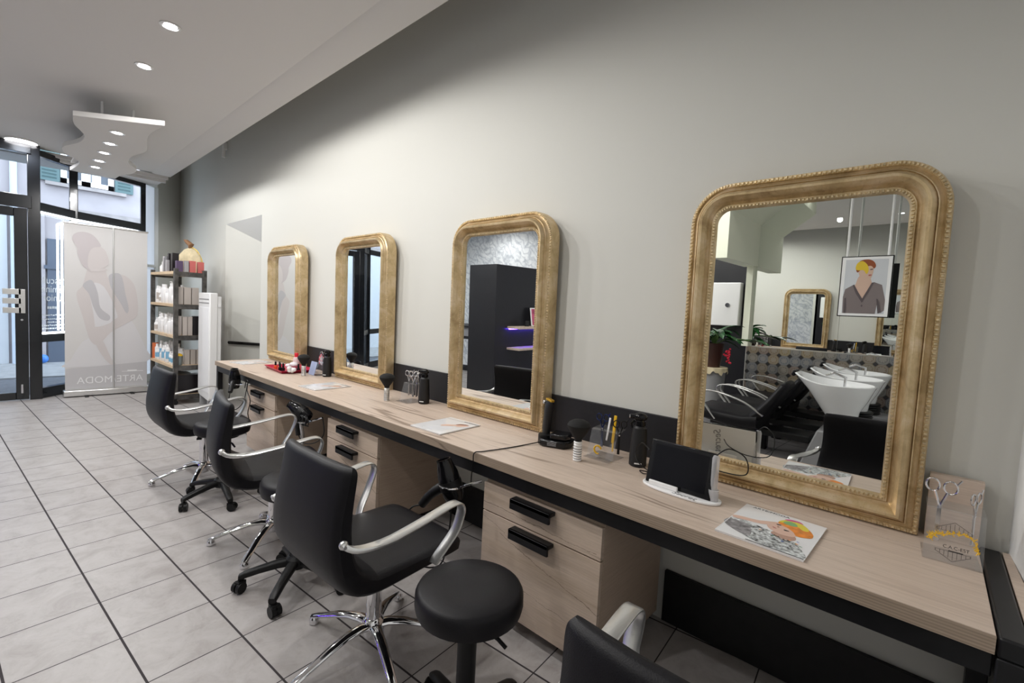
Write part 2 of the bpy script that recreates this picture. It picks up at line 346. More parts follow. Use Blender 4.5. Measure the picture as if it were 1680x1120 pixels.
# ---- shopfront
def vert(b, p, z0, z1, w=.07): b.box(p[0] - w / 2, p[0] + w / 2, p[1] - w / 2, p[1] + w / 2, z0, z1)
def bay(i, p, q, name):
    b = MB(); seg(b, p, q, 0, .13, .09); seg(b, p, q, .70, .80, .07); seg(b, p, q, 2.31, 2.41, .08); seg(b, p, q, 2.96, 3.03, .08)
    o = struct(b, name, SHOPBLK, .004)
    g = MB(); seg(g, p, q, .13, .70, .008); seg(g, p, q, .80, 2.31, .008); seg(g, p, q, 2.41, 2.96, .008); g.build('glass_pane', GLASS, o)
    return o
w1 = bay(1, FP[2], FP[3], 'window_1'); w2 = bay(2, FP[3], FP[4], 'window_2'); w3 = bay(3, FP[5], FP[6], 'window_3'); w4 = bay(4, FP[6], FP[7], 'window_4')
b = MB()
for p, w in ((FP[2], .06), (FP[3], .085), (FP[4], .11), (FP[5], .11), (FP[6], .085), (FP[7], .06)): vert(b, p, 0, 3.07, w)
struct(b, 'trim_5', SHOPBLK, .006)
# door leaf + fanlight
dr = MB(); X = -8.12
dr.box(X - .03, X + .03, -1.93, -1.82, .012, 2.30); dr.box(X - .03, X + .03, -2.68, -2.57, .012, 2.30); dr.box(X - .03, X + .03, -2.57, -1.93, .012, .10); dr.box(X - .03, X + .03, -2.57, -1.93, 2.20, 2.30)
door = struct(dr, 'door_1', SHOPBLK, .006)
MB().box(X - .004, X + .004, -2.57, -1.93, .10, 2.20).build('glass_pane', GLASS, door)
h = MB()   # finger-shaped push plate
for z0, z1 in ((1.28, 1.345), (1.17, 1.235), (1.06, 1.125)): h.box(X + .06, X + .072, -2.03, -1.88, z0, z1)
h.box(X + .06, X + .072, -1.90, -1.845, 1.06, 1.345); h.box(X + .03, X + .06, -1.885, -1.86, 1.10, 1.13).box(X + .03, X + .06, -1.885, -1.86, 1.27, 1.30)
h.build('door_handle', ALU, door, .002)
h = MB(); h.tube([(X + .03, -1.875, .98), (X + .06, -1.875, .98)], .012, 10); h.build('lock_cylinder', STEEL, door)
h = MB(); h.box(X + .03, X + .045, -1.89, -1.87, .09, .20); h.build('floor_bolt', STEEL, door, .003)
b = MB(); b.box(X - .04, X + .04, -2.72, -1.78, 2.31, 2.46).box(X - .04, X + .04, -2.72, -1.78, 2.95, 3.06); fan = struct(b, 'window_5', SHOPBLK, .005)
MB().box(X - .004, X + .004, -2.70, -1.80, 2.46, 2.95).build('glass_pane', GLASS, fan)

# LED light frame behind the display glass
led = thing('led_light_frame', 'white LED strip frame glowing around the inside of the display window', 'light', (-8.5, -1.5, 0))
def ledseg(p, q, z0, z1, r=.013):
    b = MB(); b.xf = Matrix.Translation((8.5, 1.5, 0)); b.tube([(p[0], p[1], z0), (q[0], q[1], z1)], r, 8); b.build('led_strip', LED, led)
o_ = .075
p2, p3, p4 = (-8.93 + o_, -.66), (-8.53 + o_, -1.36), (-8.13 + o_ * .3, -1.70)
ledseg(p3, p2, 2.285, 2.285); ledseg(p4, p3, 2.285, 2.285); ledseg(p4, (-8.43, -1.44), .815, .815)
ledseg((-8.47, -1.335), (-8.38, -1.545), 2.28, 2.19); ledseg((-8.38, -1.545), (-8.38, -1.545), 2.19, .84, .011); ledseg((-8.385, -1.505), (-8.385, -1.505), 2.19, .84, .011)

# lettering on the display glass (readable from the street)
let = thing('window_lettering', 'white vinyl lettering on the display window beside the door', 'sign', (-8.35, -1.57, 0))
import math as _m
ang = _m.atan2(FP[4][1] - FP[3][1], FP[4][0] - FP[3][0])
for body, z, sz in (('Masculin', 1.47, .125), ('Féminin', 1.36, .125), ('Junior', 1.25, .125)):
    text_mesh('letters', body, sz, WHITEP, let, (0.02, -.02, z), (PI / 2, 0, ang))
rl = random.Random(4)
for z, w_, h_ in ((1.13, .16, .030), (1.035, .38, .014), (.985, .34, .014), (.945, .18, .016), (.905, .40, .016), (.865, .30, .018)):   # lines too small to read: rows of short strokes
    b = MB(); x = -w_ / 2
    while x < w_ / 2:
        l = rl.uniform(.012, .030); b.obox((x + l / 2, 0, rl.uniform(-.003, .003)), (l, .001, h_)); x += l + .008
    o = b.build('small_print', WHITEP, let, loc=(0.02, -.02, z)); o.rotation_euler = (0, 0, ang)

# ---------------------------------------------------------------- street outside
ROAD = mat('asphalt', (.09, .095, .11), .9, var=(20, .25)); PAVE = mat('concrete_pavement', (.24, .24, .245), .85, var=(8, .15)); KERB = mat('granite_kerb', (.30, .305, .32), .8, var=(10, .15))
RENDER = mat('pink_grey_render', (.34, .305, .315), .9, var=(2.2, .12)); SHUT = mat('teal_shutter_paint', (.075, .125, .13), .6); STONE = mat('sill_stone', (.27, .24, .235), .9, var=(6, .15))
GREYD = mat('blue_grey_door_paint', (.08, .095, .13), .5); SKYW = mat('white_render', (.46, .47, .50), .8)
b = MB(); b.box(-10.9, -9.2, -14, 6, -.14, -.12); struct(b, 'road', ROAD)
b = MB(); b.box(-13.2, -10.9, -14, 6, -.16, -.10).box(-8.9, -7.0, -14, -8, -.16, -.13); b.prism([(-8.75, 6), (-8.75, -14), (-7.7, -14), (-7.9, 6)], .02, 'xy', -.145); struct(b, 'pavement', PAVE)
b = MB(); b.box(-9.2, -8.75, -14, 6, -.16, -.118); struct(b, 'kerb', KERB)
bld = thing('street_building', 'pinkish rendered building with teal shutters across the street', 'building', (-13, -1, -.10))
def P(name, mb, m, par=bld, bev=0, off=(13, 1, .10)):
    mb.v = [(x + off[0], y + off[1], z + off[2]) for x, y, z in mb.v]; return mb.build(name, m, par, bev)
P('wall', MB().box(-13.5, -13, -12, 5, -.10, 9), RENDER)
P('white_lower_wall', MB().box(-13.02, -12.97, -6.5, -1.95, -.10, 2.9), SKYW)
P('doorway', MB().box(-13.02, -12.95, -1.42, -.70, -.10, 2.34).box(-12.99, -12.93, -1.47, -.66, 1.75, 1.82), GREYD)
for y0 in (-.82, 2.4, -4.3, -7.2):
    P('window', MB().box(-13.02, -12.98, y0 - .34, y0 + .34, 3.50, 5.0), mat('dark_window_glass', (.06, .07, .09), .1))
    wf = MB(); wf.box(-13.0, -12.94, y0 - .40, y0 - .31, 3.47, 5.0).box(-13.0, -12.94, y0 + .31, y0 + .40, 3.47, 5.0).box(-13.0, -12.94, y0 - .10, y0 + .04, 3.47, 5.0).box(-13.0, -12.94, y0 - .40, y0 + .40, 3.47, 3.56); P('window_frame', wf, WHITEP)
    P('curtain', MB().box(-12.99, -12.975, y0 + .06, y0 + .20, 3.56, 5.0), mat('cream_curtain', (.6, .56, .5), .9))
    P('sill', MB().box(-13.02, -12.90, y0 - .62, y0 + .60, 3.385, 3.45), STONE)
    for y1 in (y0 - .71, y0 + .42):
        sm = MB(); sm.box(-12.98, -12.95, y1, y1 + .30, 3.46, 5.0)
        for k in range(22): sm.obox((-12.945, y1 + .15, 3.53 + k * .065), (.012, .20, .035), 0, 0, .5)
        P('shutter', sm, SHUT)
P('string_course', MB().box(-13.02, -12.93, -12, 5, 2.86, 2.98), STONE)
P('drain_pipe', MB().tube([(-12.93, -1.86, -.1), (-12.93, -1.86, 9)], .05, 10), mat('zinc_pipe', (.45, .50, .58), .5))
P('pilaster', MB().box(-13.02, -12.94, -1.66, -1.45, -.10, 2.86), RENDER)
bag = MB(); bag.sphere((0, 0, .085), .085, 12, 8, (.8, .9, 1.0)); tag(bag.build('rubbish_bag', mat('blue_polythene', (.05, .18, .55), .4), None, loc=(-12.75, -1.50, -.09)), 'small blue rubbish bag on the pavement at the foot of the pinkish building', 'bag')
car = None
# buildings along our own side seen only in reflections are left out

# ---------------------------------------------------------------- ceiling fittings
def downlight(x, y, z, label, power, group='recessed ceiling downlights', r=.045, kind='downlight', blend=.55):
    t = thing(kind, label, 'ceiling light', (x, y, z), 0, group)
    MB().lathe([(r * 1.28, 0.0), (r * 1.28, -.004), (r, -.006), (r * .98, -.001)], 24).build('trim_ring', ALU, t)
    MB().cyl((0, 0, -.004), r * .78, .003, 20).build('lamp', LAMP, t)
    if power: spot_light(t, power).data.spot_blend = blend
    return t
LAB = ['recessed downlight in the ceiling, nearest the viewer of the two seen', 'recessed downlight in the ceiling between the near one and the hanging panel']
xs = [(-3.72, 42), (-4.52, 36), (-2.92, 42), (-2.12, 40), (-1.32, 5), (-.52, 0)]
for i, (x, pw) in enumerate(xs):
    downlight(x, -1.30, CZ, LAB[i] if i < 2 else 'recessed ceiling downlight over the chairs, in the row along the styling bench', pw, 'recessed ceiling downlights' if i < 2 else 'recessed ceiling downlights near the bench', blend=.22 if x < -2.5 else .7)
for x, y, pw in ((-6.2, -2.9, 50), (-6.8, -4.7, 55), (-3.6, -4.2, 14), (-1.3, -3.9, 8), (-4.4, -2.7, 36), (-1.6, -2.5, 38), (-2.9, -2.7, 40)):  # unseen downlights added to brighten the drawer fronts, far wall and wallpaper
    downlight(x, y, CZ, 'unseen recessed downlight added above the back of the salon for fill light', pw, 'added fill downlights at the back')
big = thing('round_ceiling_light', 'large round white ceiling light above the entrance door', 'ceiling light', (-8.02, -1.86, CZ))
MB().lathe([(.15, 0), (.15, -.012), (.135, -.016), (.132, -.004)], 32).build('trim_ring', WHITEP, big)
MB().cyl((0, 0, -.012), .128, .008, 32).build('diffuser', LAMP, big); spot_light(big, 85, 160, .12, (.95, .97, 1))
big2 = thing('round_ceiling_light', 'large round white ceiling light above the black wall by the washing area', 'ceiling light', (-2.02, -4.25, CZ - .0))
MB().lathe([(.15, 0), (.15, -.012), (.135, -.016), (.132, -.004)], 32).build('trim_ring', WHITEP, big2)
MB().cyl((0, 0, -.012), .128, .008, 32).build('diffuser', LAMP, big2); spot_light(big2, 40, 160, .12)

# hanging wavy light panel
def smooth_poly(pts, n=5, closed=True):
    out = []; m = len(pts)
    for i in range(m if closed else m - 1):
        p0, p1, p2, p3 = (pts[(i + k - 1) % m] if closed else pts[max(0, min(m - 1, i + k - 1))] for k in range(4))
        for j in range(n):
            t = j / n; t2 = t * t; t3 = t2 * t
            out.append(tuple(.5 * (2 * p1[a] + (p2[a] - p0[a]) * t + (2 * p0[a] - 5 * p1[a] + 4 * p2[a] - p3[a]) * t2 + (3 * p1[a] - p0[a] - 3 * p2[a] + p3[a]) * t3) for a in range(len(p1))))
    if not closed: out.append(pts[-1])
    return out
PZ = 2.84
pan = thing('hanging_light_panel', 'white wavy-edged light panel with five spots hanging from the ceiling', 'ceiling light', (-6.3, -1.30, PZ))
L_ = [(-5.52, -1.615), (-5.80, -1.585), (-6.12, -1.49), (-6.45, -1.50), (-6.80, -1.59), (-7.10, -1.56), (-7.42, -1.42), (-7.75, -1.42), (-8.05, -1.45)]
R_ = [(-8.05, -1.02), (-7.75, -1.00), (-7.50, -.93), (-7.22, -.93), (-6.9, -1.05), (-6.55, -1.07), (-6.2, -1.01), (-5.85, -1.06), (-5.52, -1.10), (-5.2, -1.075), (-5.1, -1.06)]
poly = smooth_poly(L_, 5, False) + smooth_poly(R_, 5, False)
MB().prism([(x + 6.3, y + 1.30) for x, y in poly], .045, 'xy', 0).build('panel', CEIL, pan, .006)
MB().box(-1.5, .72, -.16, .16, .045, .07).build('mounting_plate', CEIL, pan, .004)
for x in (.62, -1.3):
    for y in (-.11, .11): MB().tube([(x, y, .07), (x, y, CZ - PZ)], .009, 8).build('suspension_rod', WHITEP, pan)
for i, x in enumerate((-5.72, -6.2, -6.66, -7.12, -7.52)):
    y = -1.30 + .008 * i
    MB().lathe([(.060, 0.0), (.060, -.004), (.046, -.006), (.044, -.001)], 20, (x + 6.3, y + 1.30, 0)).build('spot_ring', ALU, pan)
    MB().cyl((x + 6.3, y + 1.30, -.005), .036, .003, 18).build('spot_lamp', LAMP, pan)
    e = bpy.data.objects.new('panel_lamp', bpy.data.lights.new('panel_lamp', 'SPOT')); COL.objects.link(e); e.parent = pan; e.location = (x + 6.3, y + 1.30, -.03)
    e.data.energy = (24, 26, 22, 7, 1)[i]; e.data.spot_size = 3.05; e.data.spot_blend = .15; e.data.shadow_soft_size = .03
sn = thing('wall_sensor', 'small white sensor high on the wall just below the ceiling edge', 'sensor', (-7.12, 0, 3.30))
MB().box(-.03, .03, -.05, 0, .02, .11).build('bracket', WHITEP, sn, .006); MB().tube([(0, -.035, .03), (0, -.04, -.08)], .022, 12).build('sensor_head', WHITEP, sn)

# ---------------------------------------------------------------- back of the room (seen in the mirrors)
def wallpaper_material():
    n = NB('grey_leaf_wallpaper'); v = n.coords((1, 1, 1)); a = n.noise(v, 3.2, 6, .7, 2.2)
    w = n.new('ShaderNodeTexWave', bands_direction='DIAGONAL'); w.inputs['Scale'].default_value = 3.5; w.inputs['Distortion'].default_value = 14; w.inputs['Detail'].default_value = 4; n.link(v, w.inputs['Vector'])
    c = n.ramp(a, [(.35, (.42, .45, .50)), (.5, (.72, .74, .77)), (.65, (.80, .81, .83))]); c = n.mix(n.math('MULTIPLY', n.ramp(w.outputs['Fac'], [(.72, 0.0), (.9, 1.0)]), .5), c, (.36, .39, .45)); n.base(c); n.rough(.8); return n.m
WPAP = wallpaper_material()
def cement_tile():
    n = NB('cement_pattern_tiles'); tc = n.new('ShaderNodeTexCoord'); sp = n.new('ShaderNodeSeparateXYZ'); n.link(tc.outputs['Object'], sp.inputs[0]); P_ = .115
    u = n.math('DIVIDE', n.math('ADD', sp.outputs[0], sp.outputs[1]), P_); v = n.math('DIVIDE', sp.outputs[2], P_)
    # staggered octagons with small diamonds
    def cell(du, dv):
        a = n.math('SUBTRACT', n.math('FRACT', n.math('ADD', u, du)), .5); b_ = n.math('SUBTRACT', n.math('FRACT', n.math('ADD', v, dv)), .5)
        return n.math('ABSOLUTE', a), n.math('ABSOLUTE', b_)
    a, b_ = cell(0, 0); dia = n.math('GREATER_THAN', n.math('ADD', a, b_), .76)
    r = n.math('SQRT', n.math('ADD', n.math('MULTIPLY', a, a), n.math('MULTIPLY', b_, b_)))
    ring = n.math('MULTIPLY', n.math('GREATER_THAN', r, .40), n.math('LESS_THAN', r, .45))
    flower = n.math('LESS_THAN', r, n.math('ADD', .18, n.math('MULTIPLY', .14, n.math('ABSOLUTE', n.math('SINE', n.math('MULTIPLY', n.math('ARCTAN2', b_, a), 4))))))
    cx = n.new('ShaderNodeCombineXYZ'); n.link(n.math('FLOOR', u), cx.inputs[0]); n.link(n.math('FLOOR', v), cx.inputs[1]); wn = n.new('ShaderNodeTexWhiteNoise'); n.link(cx.outputs[0], wn.inputs['Vector'])
    c = n.ramp(wn.outputs['Value'], [(0.0, (.16, .15, .13)), (.3, (.13, .14, .16)), (.55, (.20, .17, .12)), (.8, (.17, .12, .10)), (1.0, (.24, .19, .10))])
    c = n.mix(n.math('MULTIPLY', flower, .55), c, (.30, .28, .25)); c = n.mix(n.math('MULTIPLY', ring, .6), c, (.30, .29, .27)); c = n.mix(dia, c, (.02, .02, .022))
    n.base(c); n.rough(.4); return n.m
CEMT = cement_tile()
b = MB(); b.box(-9.1, -2.45, -5.62, -5.5, 0, ZT); struct(b, 'wall_south', WPAP)
b = MB(); b.box(-2.50, -1.76, -4.72, -4.60, 0, ZT); struct(b, 'wall_black', BLACKW)
b = MB(); b.box(-2.56, -2.45, -5.5, -4.60, 0, ZT).box(-1.76, .62, -4.72, -4.52, 0, ZT); struct(b, 'wall_back', WALL)
b = MB(); b.box(-1.72, .46, -4.52, -4.40, 0, 1.0); struct(b, 'wall_washing_area', CEMT)
b = MB(); b.box(-1.79, -1.715, -4.51, -4.42, 1.0, CZ); struct(b, 'trim_6', CREAM)
for x0, x1 in ((-1.78, -.80), (-.797, .45)):
    m_ = MB().box(x0, x1, -4.52, -4.51, 1.0, CZ - .005).build('wall_mirror', MIRROR); tag(m_, ('large frameless mirror sheet above the patterned tiles, left one beside the cream post' if x0 < -1 else 'large frameless mirror sheet above the patterned tiles, right one behind the poster'), 'mirror', 'frameless wall mirror sheets')
b = MB(); b.prism([(-1.69, 2.0), (-1.69, 2.51), (-1.32, 2.80), (-1.32, CZ), (-1.85, CZ), (-1.85, 2.0)], 1.17, 'xz', -4.51); struct(b, 'trim_7', CREAM)
# black partition with shelves
prt = MB(); prt.box(-5.58, -4.98, -5.35, -3.20, 0, 2.02); struct(prt, 'wall_partition', BLACKW)
for z, lab in ((1.035, 'pale wooden wall shelf with violet LED under it, upper one on the black partition'), (.70, 'pale wooden wall shelf lit violet from above, lower one on the black partition')):
    t = thing('wall_shelf', lab, 'shelf', (-4.98, -4.30, z)); MB().box(0, .26, -.85, .82, 0, .035).build('board', OAK, t, .003)
    if z > 1: MB().box(.02, .05, -.84, .81, -.014, 0).build('led_strip', BLUEV, t)
pf = thing('framed_print', 'small pink and orange framed print leaning on the upper shelf of the black partition', 'picture', (-4.88, -4.05, 1.07), PI / 2)
MB().obox((0, 0, .15), (.24, .015, .30), 0, -.15).build('frame', WHITEP, pf, .002)
MB().obox((0, -.009, .15), (.205, .004, .265), 0, -.15).build('print', mat('purple_orange_print', (.45, .08, .16), .4, var=(7, .9)), pf)
cup = MB(); cup.lathe([(.035, 0), (.038, .09), (.034, .09), (.031, .006)], 18, (-4.85, -3.80, 1.07)); tag(cup.build('pot', PANELB), 'dark little pot on the upper shelf beside the framed print', 'pot')
# reception desk
rd = thing('reception_desk', 'dark grey reception desk with pale wooden ledge near the leaf wallpaper', 'desk', (-7.4, -4.9, 0))
MB().box(-.75, .75, -.3, .3, 0, .72).build('body', PANELB, rd, .005); MB().box(-.8, .8, -.35, .35, .90, .94).build('top', PANELB, rd, .004); MB().box(-.75, .75, .05, .3, .72, .90).build('ledge', GREYP, rd, .004)
MB().box(-.7, .7, .302, .31, .12, .66).build('front_panel', WPAP, rd)
# white wall cabinet on the black wall
wc = thing('wall_cabinet', 'white square wall cabinet with round knob on the black wall', 'cabinet', (-2.06, -4.60, 1.24)); MB().box(-.30, .20, 0, .14, 0, .56).build('body', WHITEP, wc, .012)
MB().tube([(.06, .14, .27), (.06, .155, .27)], .028, 20).build('knob', CHROME, wc)
# poster hanging on two rods
ps = thing('hanging_poster', 'framed poster of a model with yellow and red hair hanging on two white rods', 'poster', (-.555, -4.05, 1.42), .06)
MB().box(-.215, .215, -.012, .0, 0, .62).build('frame', BLACKM, ps, .002); MB().box(-.205, .205, 0, .004, .01, .61).build('border', WHITEPP, ps)
for x in (-.17, .17): MB().tube([(x, -.006, .62), (x, -.006, CZ - 1.42)], .012, 8).build('rod', WHITEP, ps)
SKIN = mat('printed_skin', (.62, .43, .34), .6); HY = mat('printed_yellow_hair', (.72, .50, .03), .6); HR = mat('printed_auburn_hair', (.28, .07, .02), .6); JK = mat('printed_taupe_jacket', (.20, .165, .165), .6); PGREY = mat('printed_pale_grey', (.60, .62, .66), .6)
def draw(name, mats, polys, mp, parent, n=4, step=.0004):
    """flat printed picture: closed outlines laid over each other, mp maps picture coordinates to local space, layer k is lifted by k*step"""
    b = MB()
    for k, (mi, pts, sm) in enumerate(polys):
        q = smooth_poly(pts, n) if sm else pts; b.cur = mi; b.add([mp(p[0], p[1], k * step) for p in q], [tuple(range(len(q)))], False)
    return b.build(name, mats, parent, fixn=False)
# picture coordinates: x 0..1 left-right as seen in the room's mirror, y 0..1 top-down
pm = lambda x, y, d: (-.175 + .35 * (x), .0045 + d, .585 - .55 * y)
draw('print', [PGREY, SKIN, HY, HR, JK, mat('printed_dark_lapel', (.10, .08, .085), .6), mat('printed_lips', (.40, .10, .09), .6)], [
    (0, [(0, 0), (1, 0), (1, 1), (0, 1)], 0), (1, [(.36, .30), (.56, .28), (.66, .42), (.70, .52), (.50, .80), (.22, .62), (.28, .46)], 1),
    (4, [(.02, 1.0), (.0, .70), (.04, .55), (.25, .46), (.30, .62), (.47, .80), (.60, .62), (.72, .42), (.90, .47), (1.0, .74), (1.0, .93), (.94, .97), (.84, .73), (.80, 1.0)], 0),
    (1, [(.34, .10), (.50, .05), (.66, .12), (.66, .28), (.58, .38), (.40, .34), (.32, .22)], 1),
    (3, [(.30, .24), (.26, .14), (.34, .03), (.52, .0), (.66, .04), (.72, .12), (.68, .17), (.60, .12), (.42, .16)], 1),
    (2, [(.25, .17), (.28, .07), (.40, .03), (.52, .10), (.56, .20), (.52, .27), (.44, .20), (.32, .20)], 1),
    (5, [(.30, .62), (.47, .80), (.60, .62), (.72, .42), (.66, .43), (.55, .60), (.47, .72), (.36, .60), (.25, .46), (.22, .48)], 0), (5, [(.60, .18), (.65, .175), (.66, .19), (.60, .195)], 1), (6, [(.57, .285), (.63, .28), (.64, .295), (.58, .305)], 1), (5, [(.46, .84), (.49, .84), (.49, .87), (.46, .87)], 1),
    (5, [(.80, .72), (.84, .73), (.94, .97), (.86, .99)], 0), (5, [(.04, .72), (.08, .71), (.10, 1.0), (.05, 1.0)], 0)], pm, ps)

# ---------------------------------------------------------------- washing units (seen in the big mirror)
def wash_unit(loc, label):
    t = thing('washing_chair', label, 'hair washing chair', loc, 0, 'washing chairs in a row')
    MB().prism([(-.20, 0), (.42, 0), (.36, .44), (-.05, .44)], .30, 'xz', -.15).build('plinth', GREYP, t, .012)
    b = MB()
    for k in range(5): b.lathe([(.125, .44 + .022 * k), (.135, .451 + .022 * k), (.125, .462 + .022 * k)], 24, (.12, 0, 0))
    b.build('bellows', PLASTIC, t)
    # ceramic bowl: loft of ellipses, neck rest tip towards -x
    rings = []
    for (cx, rx, ry, z) in ((.10, .11, .10, .55), (.08, .14, .13, .62), (.05, .22, .19, .72), (.03, .27, .235, .80), (.02, .30, .25, .845), (.02, .285, .235, .85), (.03, .25, .20, .82), (.04, .18, .15, .74), (.05, .06, .05, .70)):
        rings.append([(cx + rx * math.cos(a), ry * math.sin(a), z + (.07 * max(0, -math.cos(a)) ** 2 if z > .7 and rx > .2 else 0)) for a in [2 * PI * j / 28 for j in range(28)]])
    bo = MB().ring_loft(rings).build('basin', CERAMIC, t)
    MB().tube([(.10, .0, .80), (.10, 0, .90), (.02, 0, .93), (-.04, 0, .90)], .012, 10).build('tap', CHROME, bo)
    MB().obox((-.27, 0, .90), (.03, .16, .05), 0, 0, .4).build('neck_rest', LEATHER, bo, .01)
    b = MB(); ring = []
    for (x, z, w, th) in ((-1.08, .43, .20, .04), (-1.04, .44, .25, .06), (-.80, .42, .27, .075), (-.62, .41, .27, .08), (-.50, .44, .27, .08)):
        ring.append([(x + 0 * a, w * math.copysign(abs(math.cos(a)) ** .5, math.cos(a)), z + th * math.copysign(abs(math.sin(a)) ** .6, math.sin(a))) for a in [2 * PI * j / 20 for j in range(20)]])
    b.ring_loft(ring); b.build('seat', LEATHER, t)
    b = MB(); ring = []
    for (x, z, w, th) in ((-.58, .43, .25, .05), (-.50, .50, .26, .055), (-.40, .64, .25, .045), (-.32, .78, .20, .035), (-.31, .80, .14, .02)):
        ring.append([(x + th * .8 * math.copysign(abs(math.sin(a)) ** .6, math.sin(a)), w * math.copysign(abs(math.cos(a)) ** .5, math.cos(a)), z - th * .6 * math.sin(a)) for a in [2 * PI * j / 20 for j in range(20)]])
    b.ring_loft(ring); b.build('backrest', LEATHER, t)
    for s in (-1, 1):
        path = smooth_poly([(-.45, .50), (-.62, .60), (-.85, .66), (-.99, .655), (-1.02, .60), (-.93, .48), (-.86, .40)], 4, False)
        b = MB(); b.xf = Matrix.Rotation(PI / 2, 4, 'Z'); b.ribbon([(s * .25, -x, z) for x, z in path], .035, .012); b.build('armrest', ALU, t)
    MB().box(-.95, -.10, -.12, .12, .30, .36).box(-.70, -.60, -.05, .05, 0, .30).build('seat_support', BLACKM, t, .01)
    return t
wu = wash_unit((-.62, -2.93, 0), 'white ceramic washing basin with black chair, frontmost of the washing row')
dup(wu, (-.60, -3.49, 0), 0, 'white ceramic washing basin with black chair, middle one of the washing row')
dup(wu, (-.58, -4.05, 0), 0, 'white ceramic washing basin with black chair, rearmost by the patterned tile wall')

# plant on a pedestal
pd_ = thing('pedestal', 'round grey pedestal with a cream lace cover under the potted plant', 'pedestal', (-1.93, -3.85, 0))
MB().lathe([(.13, 0), (.14, .02), (.13, .35), (.15, .74), (.0, .75)], 28).build('column', GREYP, pd_)
b = MB(); ring0 = []; ring1 = []
for j in range(60):
    a = 2 * PI * j / 60; ring0.append((.168 * math.cos(a), .168 * math.sin(a), .757)); ring1.append(((.172 + .006 * math.sin(a * 12)) * math.cos(a), (.172 + .006 * math.sin(a * 12)) * math.sin(a), .70 + .018 * math.sin(a * 7) + .012 * math.sin(a * 17)))
b.ring_loft([[(.002 * math.cos(2 * PI * j / 60), .002 * math.sin(2 * PI * j / 60), .757) for j in range(60)], ring0, ring1], False); b.build('lace_cover', mat('cream_lace', (.72, .62, .42), .8), pd_, fixn=False)
pl = thing('potted_plant', 'leafy green plant with red flowers in a brown pot on the grey pedestal', 'plant', (-1.93, -3.85, .757))
MB().lathe([(.08, 0), (.115, .27), (.12, .29), (.105, .29), (.10, .27), (.0, .26)], 24).build('pot', mat('dark_brown_pot', (.05, .02, .015), .35), pl)
LEAFM = mat('glossy_green_leaf', (.02, .09, .025), .25, var=(12, .4)); b = MB(); st = MB()
rnd = random.Random(3)
def leaf(b, base, yaw, pitch, L, w, droop):
    u = Vector((math.cos(yaw), math.sin(yaw), 0)); sd = Vector((-math.sin(yaw), math.cos(yaw), 0)); rows = []
    for i in range(8):
        t = i / 7; p = Vector(base) + u * (L * t * math.cos(pitch)) + Vector((0, 0, L * (t * math.sin(pitch) - droop * t * t))); ww = w * math.sin(PI * min(1, t * .92 + .06)) ** .7
        rows.append([p - sd * ww + Vector((0, 0, ww * .35)), p, p + sd * ww + Vector((0, 0, ww * .35))])
    vs = [q for r in rows for q in r]; fs = []
    for i in range(7):
        for k in range(2): a = i * 3 + k; fs.append((a, a + 1, a + 4, a + 3))
    b.add(vs, fs, True)
for i in range(26):
    yaw = rnd.uniform(0, 2 * PI); r0 = rnd.uniform(.02, .08); h = rnd.uniform(.30, .46); base = (r0 * math.cos(yaw), r0 * math.sin(yaw), h)
    st.tube([(0, 0, .26), base], .004, 6); leaf(b, base, yaw, rnd.uniform(-.1, .5), rnd.uniform(.18, .30), rnd.uniform(.035, .055), rnd.uniform(.2, .6))
for k in range(4): leaf(b, (.10 + .09 * k, -.02, .33), rnd.uniform(-.4, .4), .2, .26, .05, .3)
st.tube([(.02, 0, .28), (.15, -.01, .36), (.45, -.02, .34)], .006, 6)
b.build('leaves', LEAFM, pl, fixn=False); st.build('stems', mat('green_stem', (.12, .22, .05), .5), pl)
b = MB()
for c in ((.17, .03, .20), (.19, .02, .12), (-.09, .08, .32)):
    for k in range(10): b.sphere((c[0] + rnd.uniform(-.035, .035), c[1] + rnd.uniform(-.03, .03), c[2] + rnd.uniform(-.05, .04)), .013, 7, 5)
b.build('flowers', mat('red_petals', (.65, .02, .05), .45), pl)

# ---------------------------------------------------------------- styling bench
HT = .736
bench = thing('bench_frame', 'long black steel frame of the styling bench along the wall', 'frame', (-2.55, -.30, 0))
def B(mb): mb.v = [(x + 2.55, y + .30, z) for x, y, z in mb.v]; return mb
B(MB().box(-5.27, .155, -.590, -.545, .635, .693)).build('front_beam', BLACKM, bench, .003)
B(MB().box(-5.27, .155, -.06, -.03, .635, .693)).build('rear_beam', BLACKM, bench, .003)
for x in (-5.30,):
    B(MB().box(x, x + .045, -.590, -.545, 0, .693)).build('leg', BLACKM, bench, .003); B(MB().box(x, x + .045, -.065, -.02, 0, .693)).build('leg', BLACKM, bench, .003)
    B(MB().box(x, x + .045, -.545, -.065, .64, .693)).build('side_beam', BLACKM, bench, .003)
B(MB().box(.158, .206, -.604, -.02, .69, HT + .001)).build('end_frame_top', BLACKM, bench, .006)
B(MB().box(.158, .206, -.604, -.555, 0, .69)).build('leg', BLACKM, bench, .004); B(MB().box(.158, .206, -.07, -.02, 0, .69)).build('leg', BLACKM, bench, .004)
wt = thing('worktop', 'long pale oak worktop of the styling bench under the gilt mirrors', 'worktop', (-2.55, -.30, 0))
o1 = B(MB().box(-5.30, .155, -.604, -.192, .695, HT)); o1.cur = 0
def two(mb):  # front faces get the plywood edge material
    return mb
m1 = B(MB().box(-5.30, .155, -.600, -.192, .695, HT)).build('top_board', OAK, wt, .0015)
m2 = B(MB().box(-5.30, .155, -.188, -.001, .695, HT)).build('rear_board', OAK, wt, .0015)
m3 = B(MB().box(-5.30, .155, -.6045, -.6003, .695, HT)).build('edge_band', OAKE, wt, .0008)
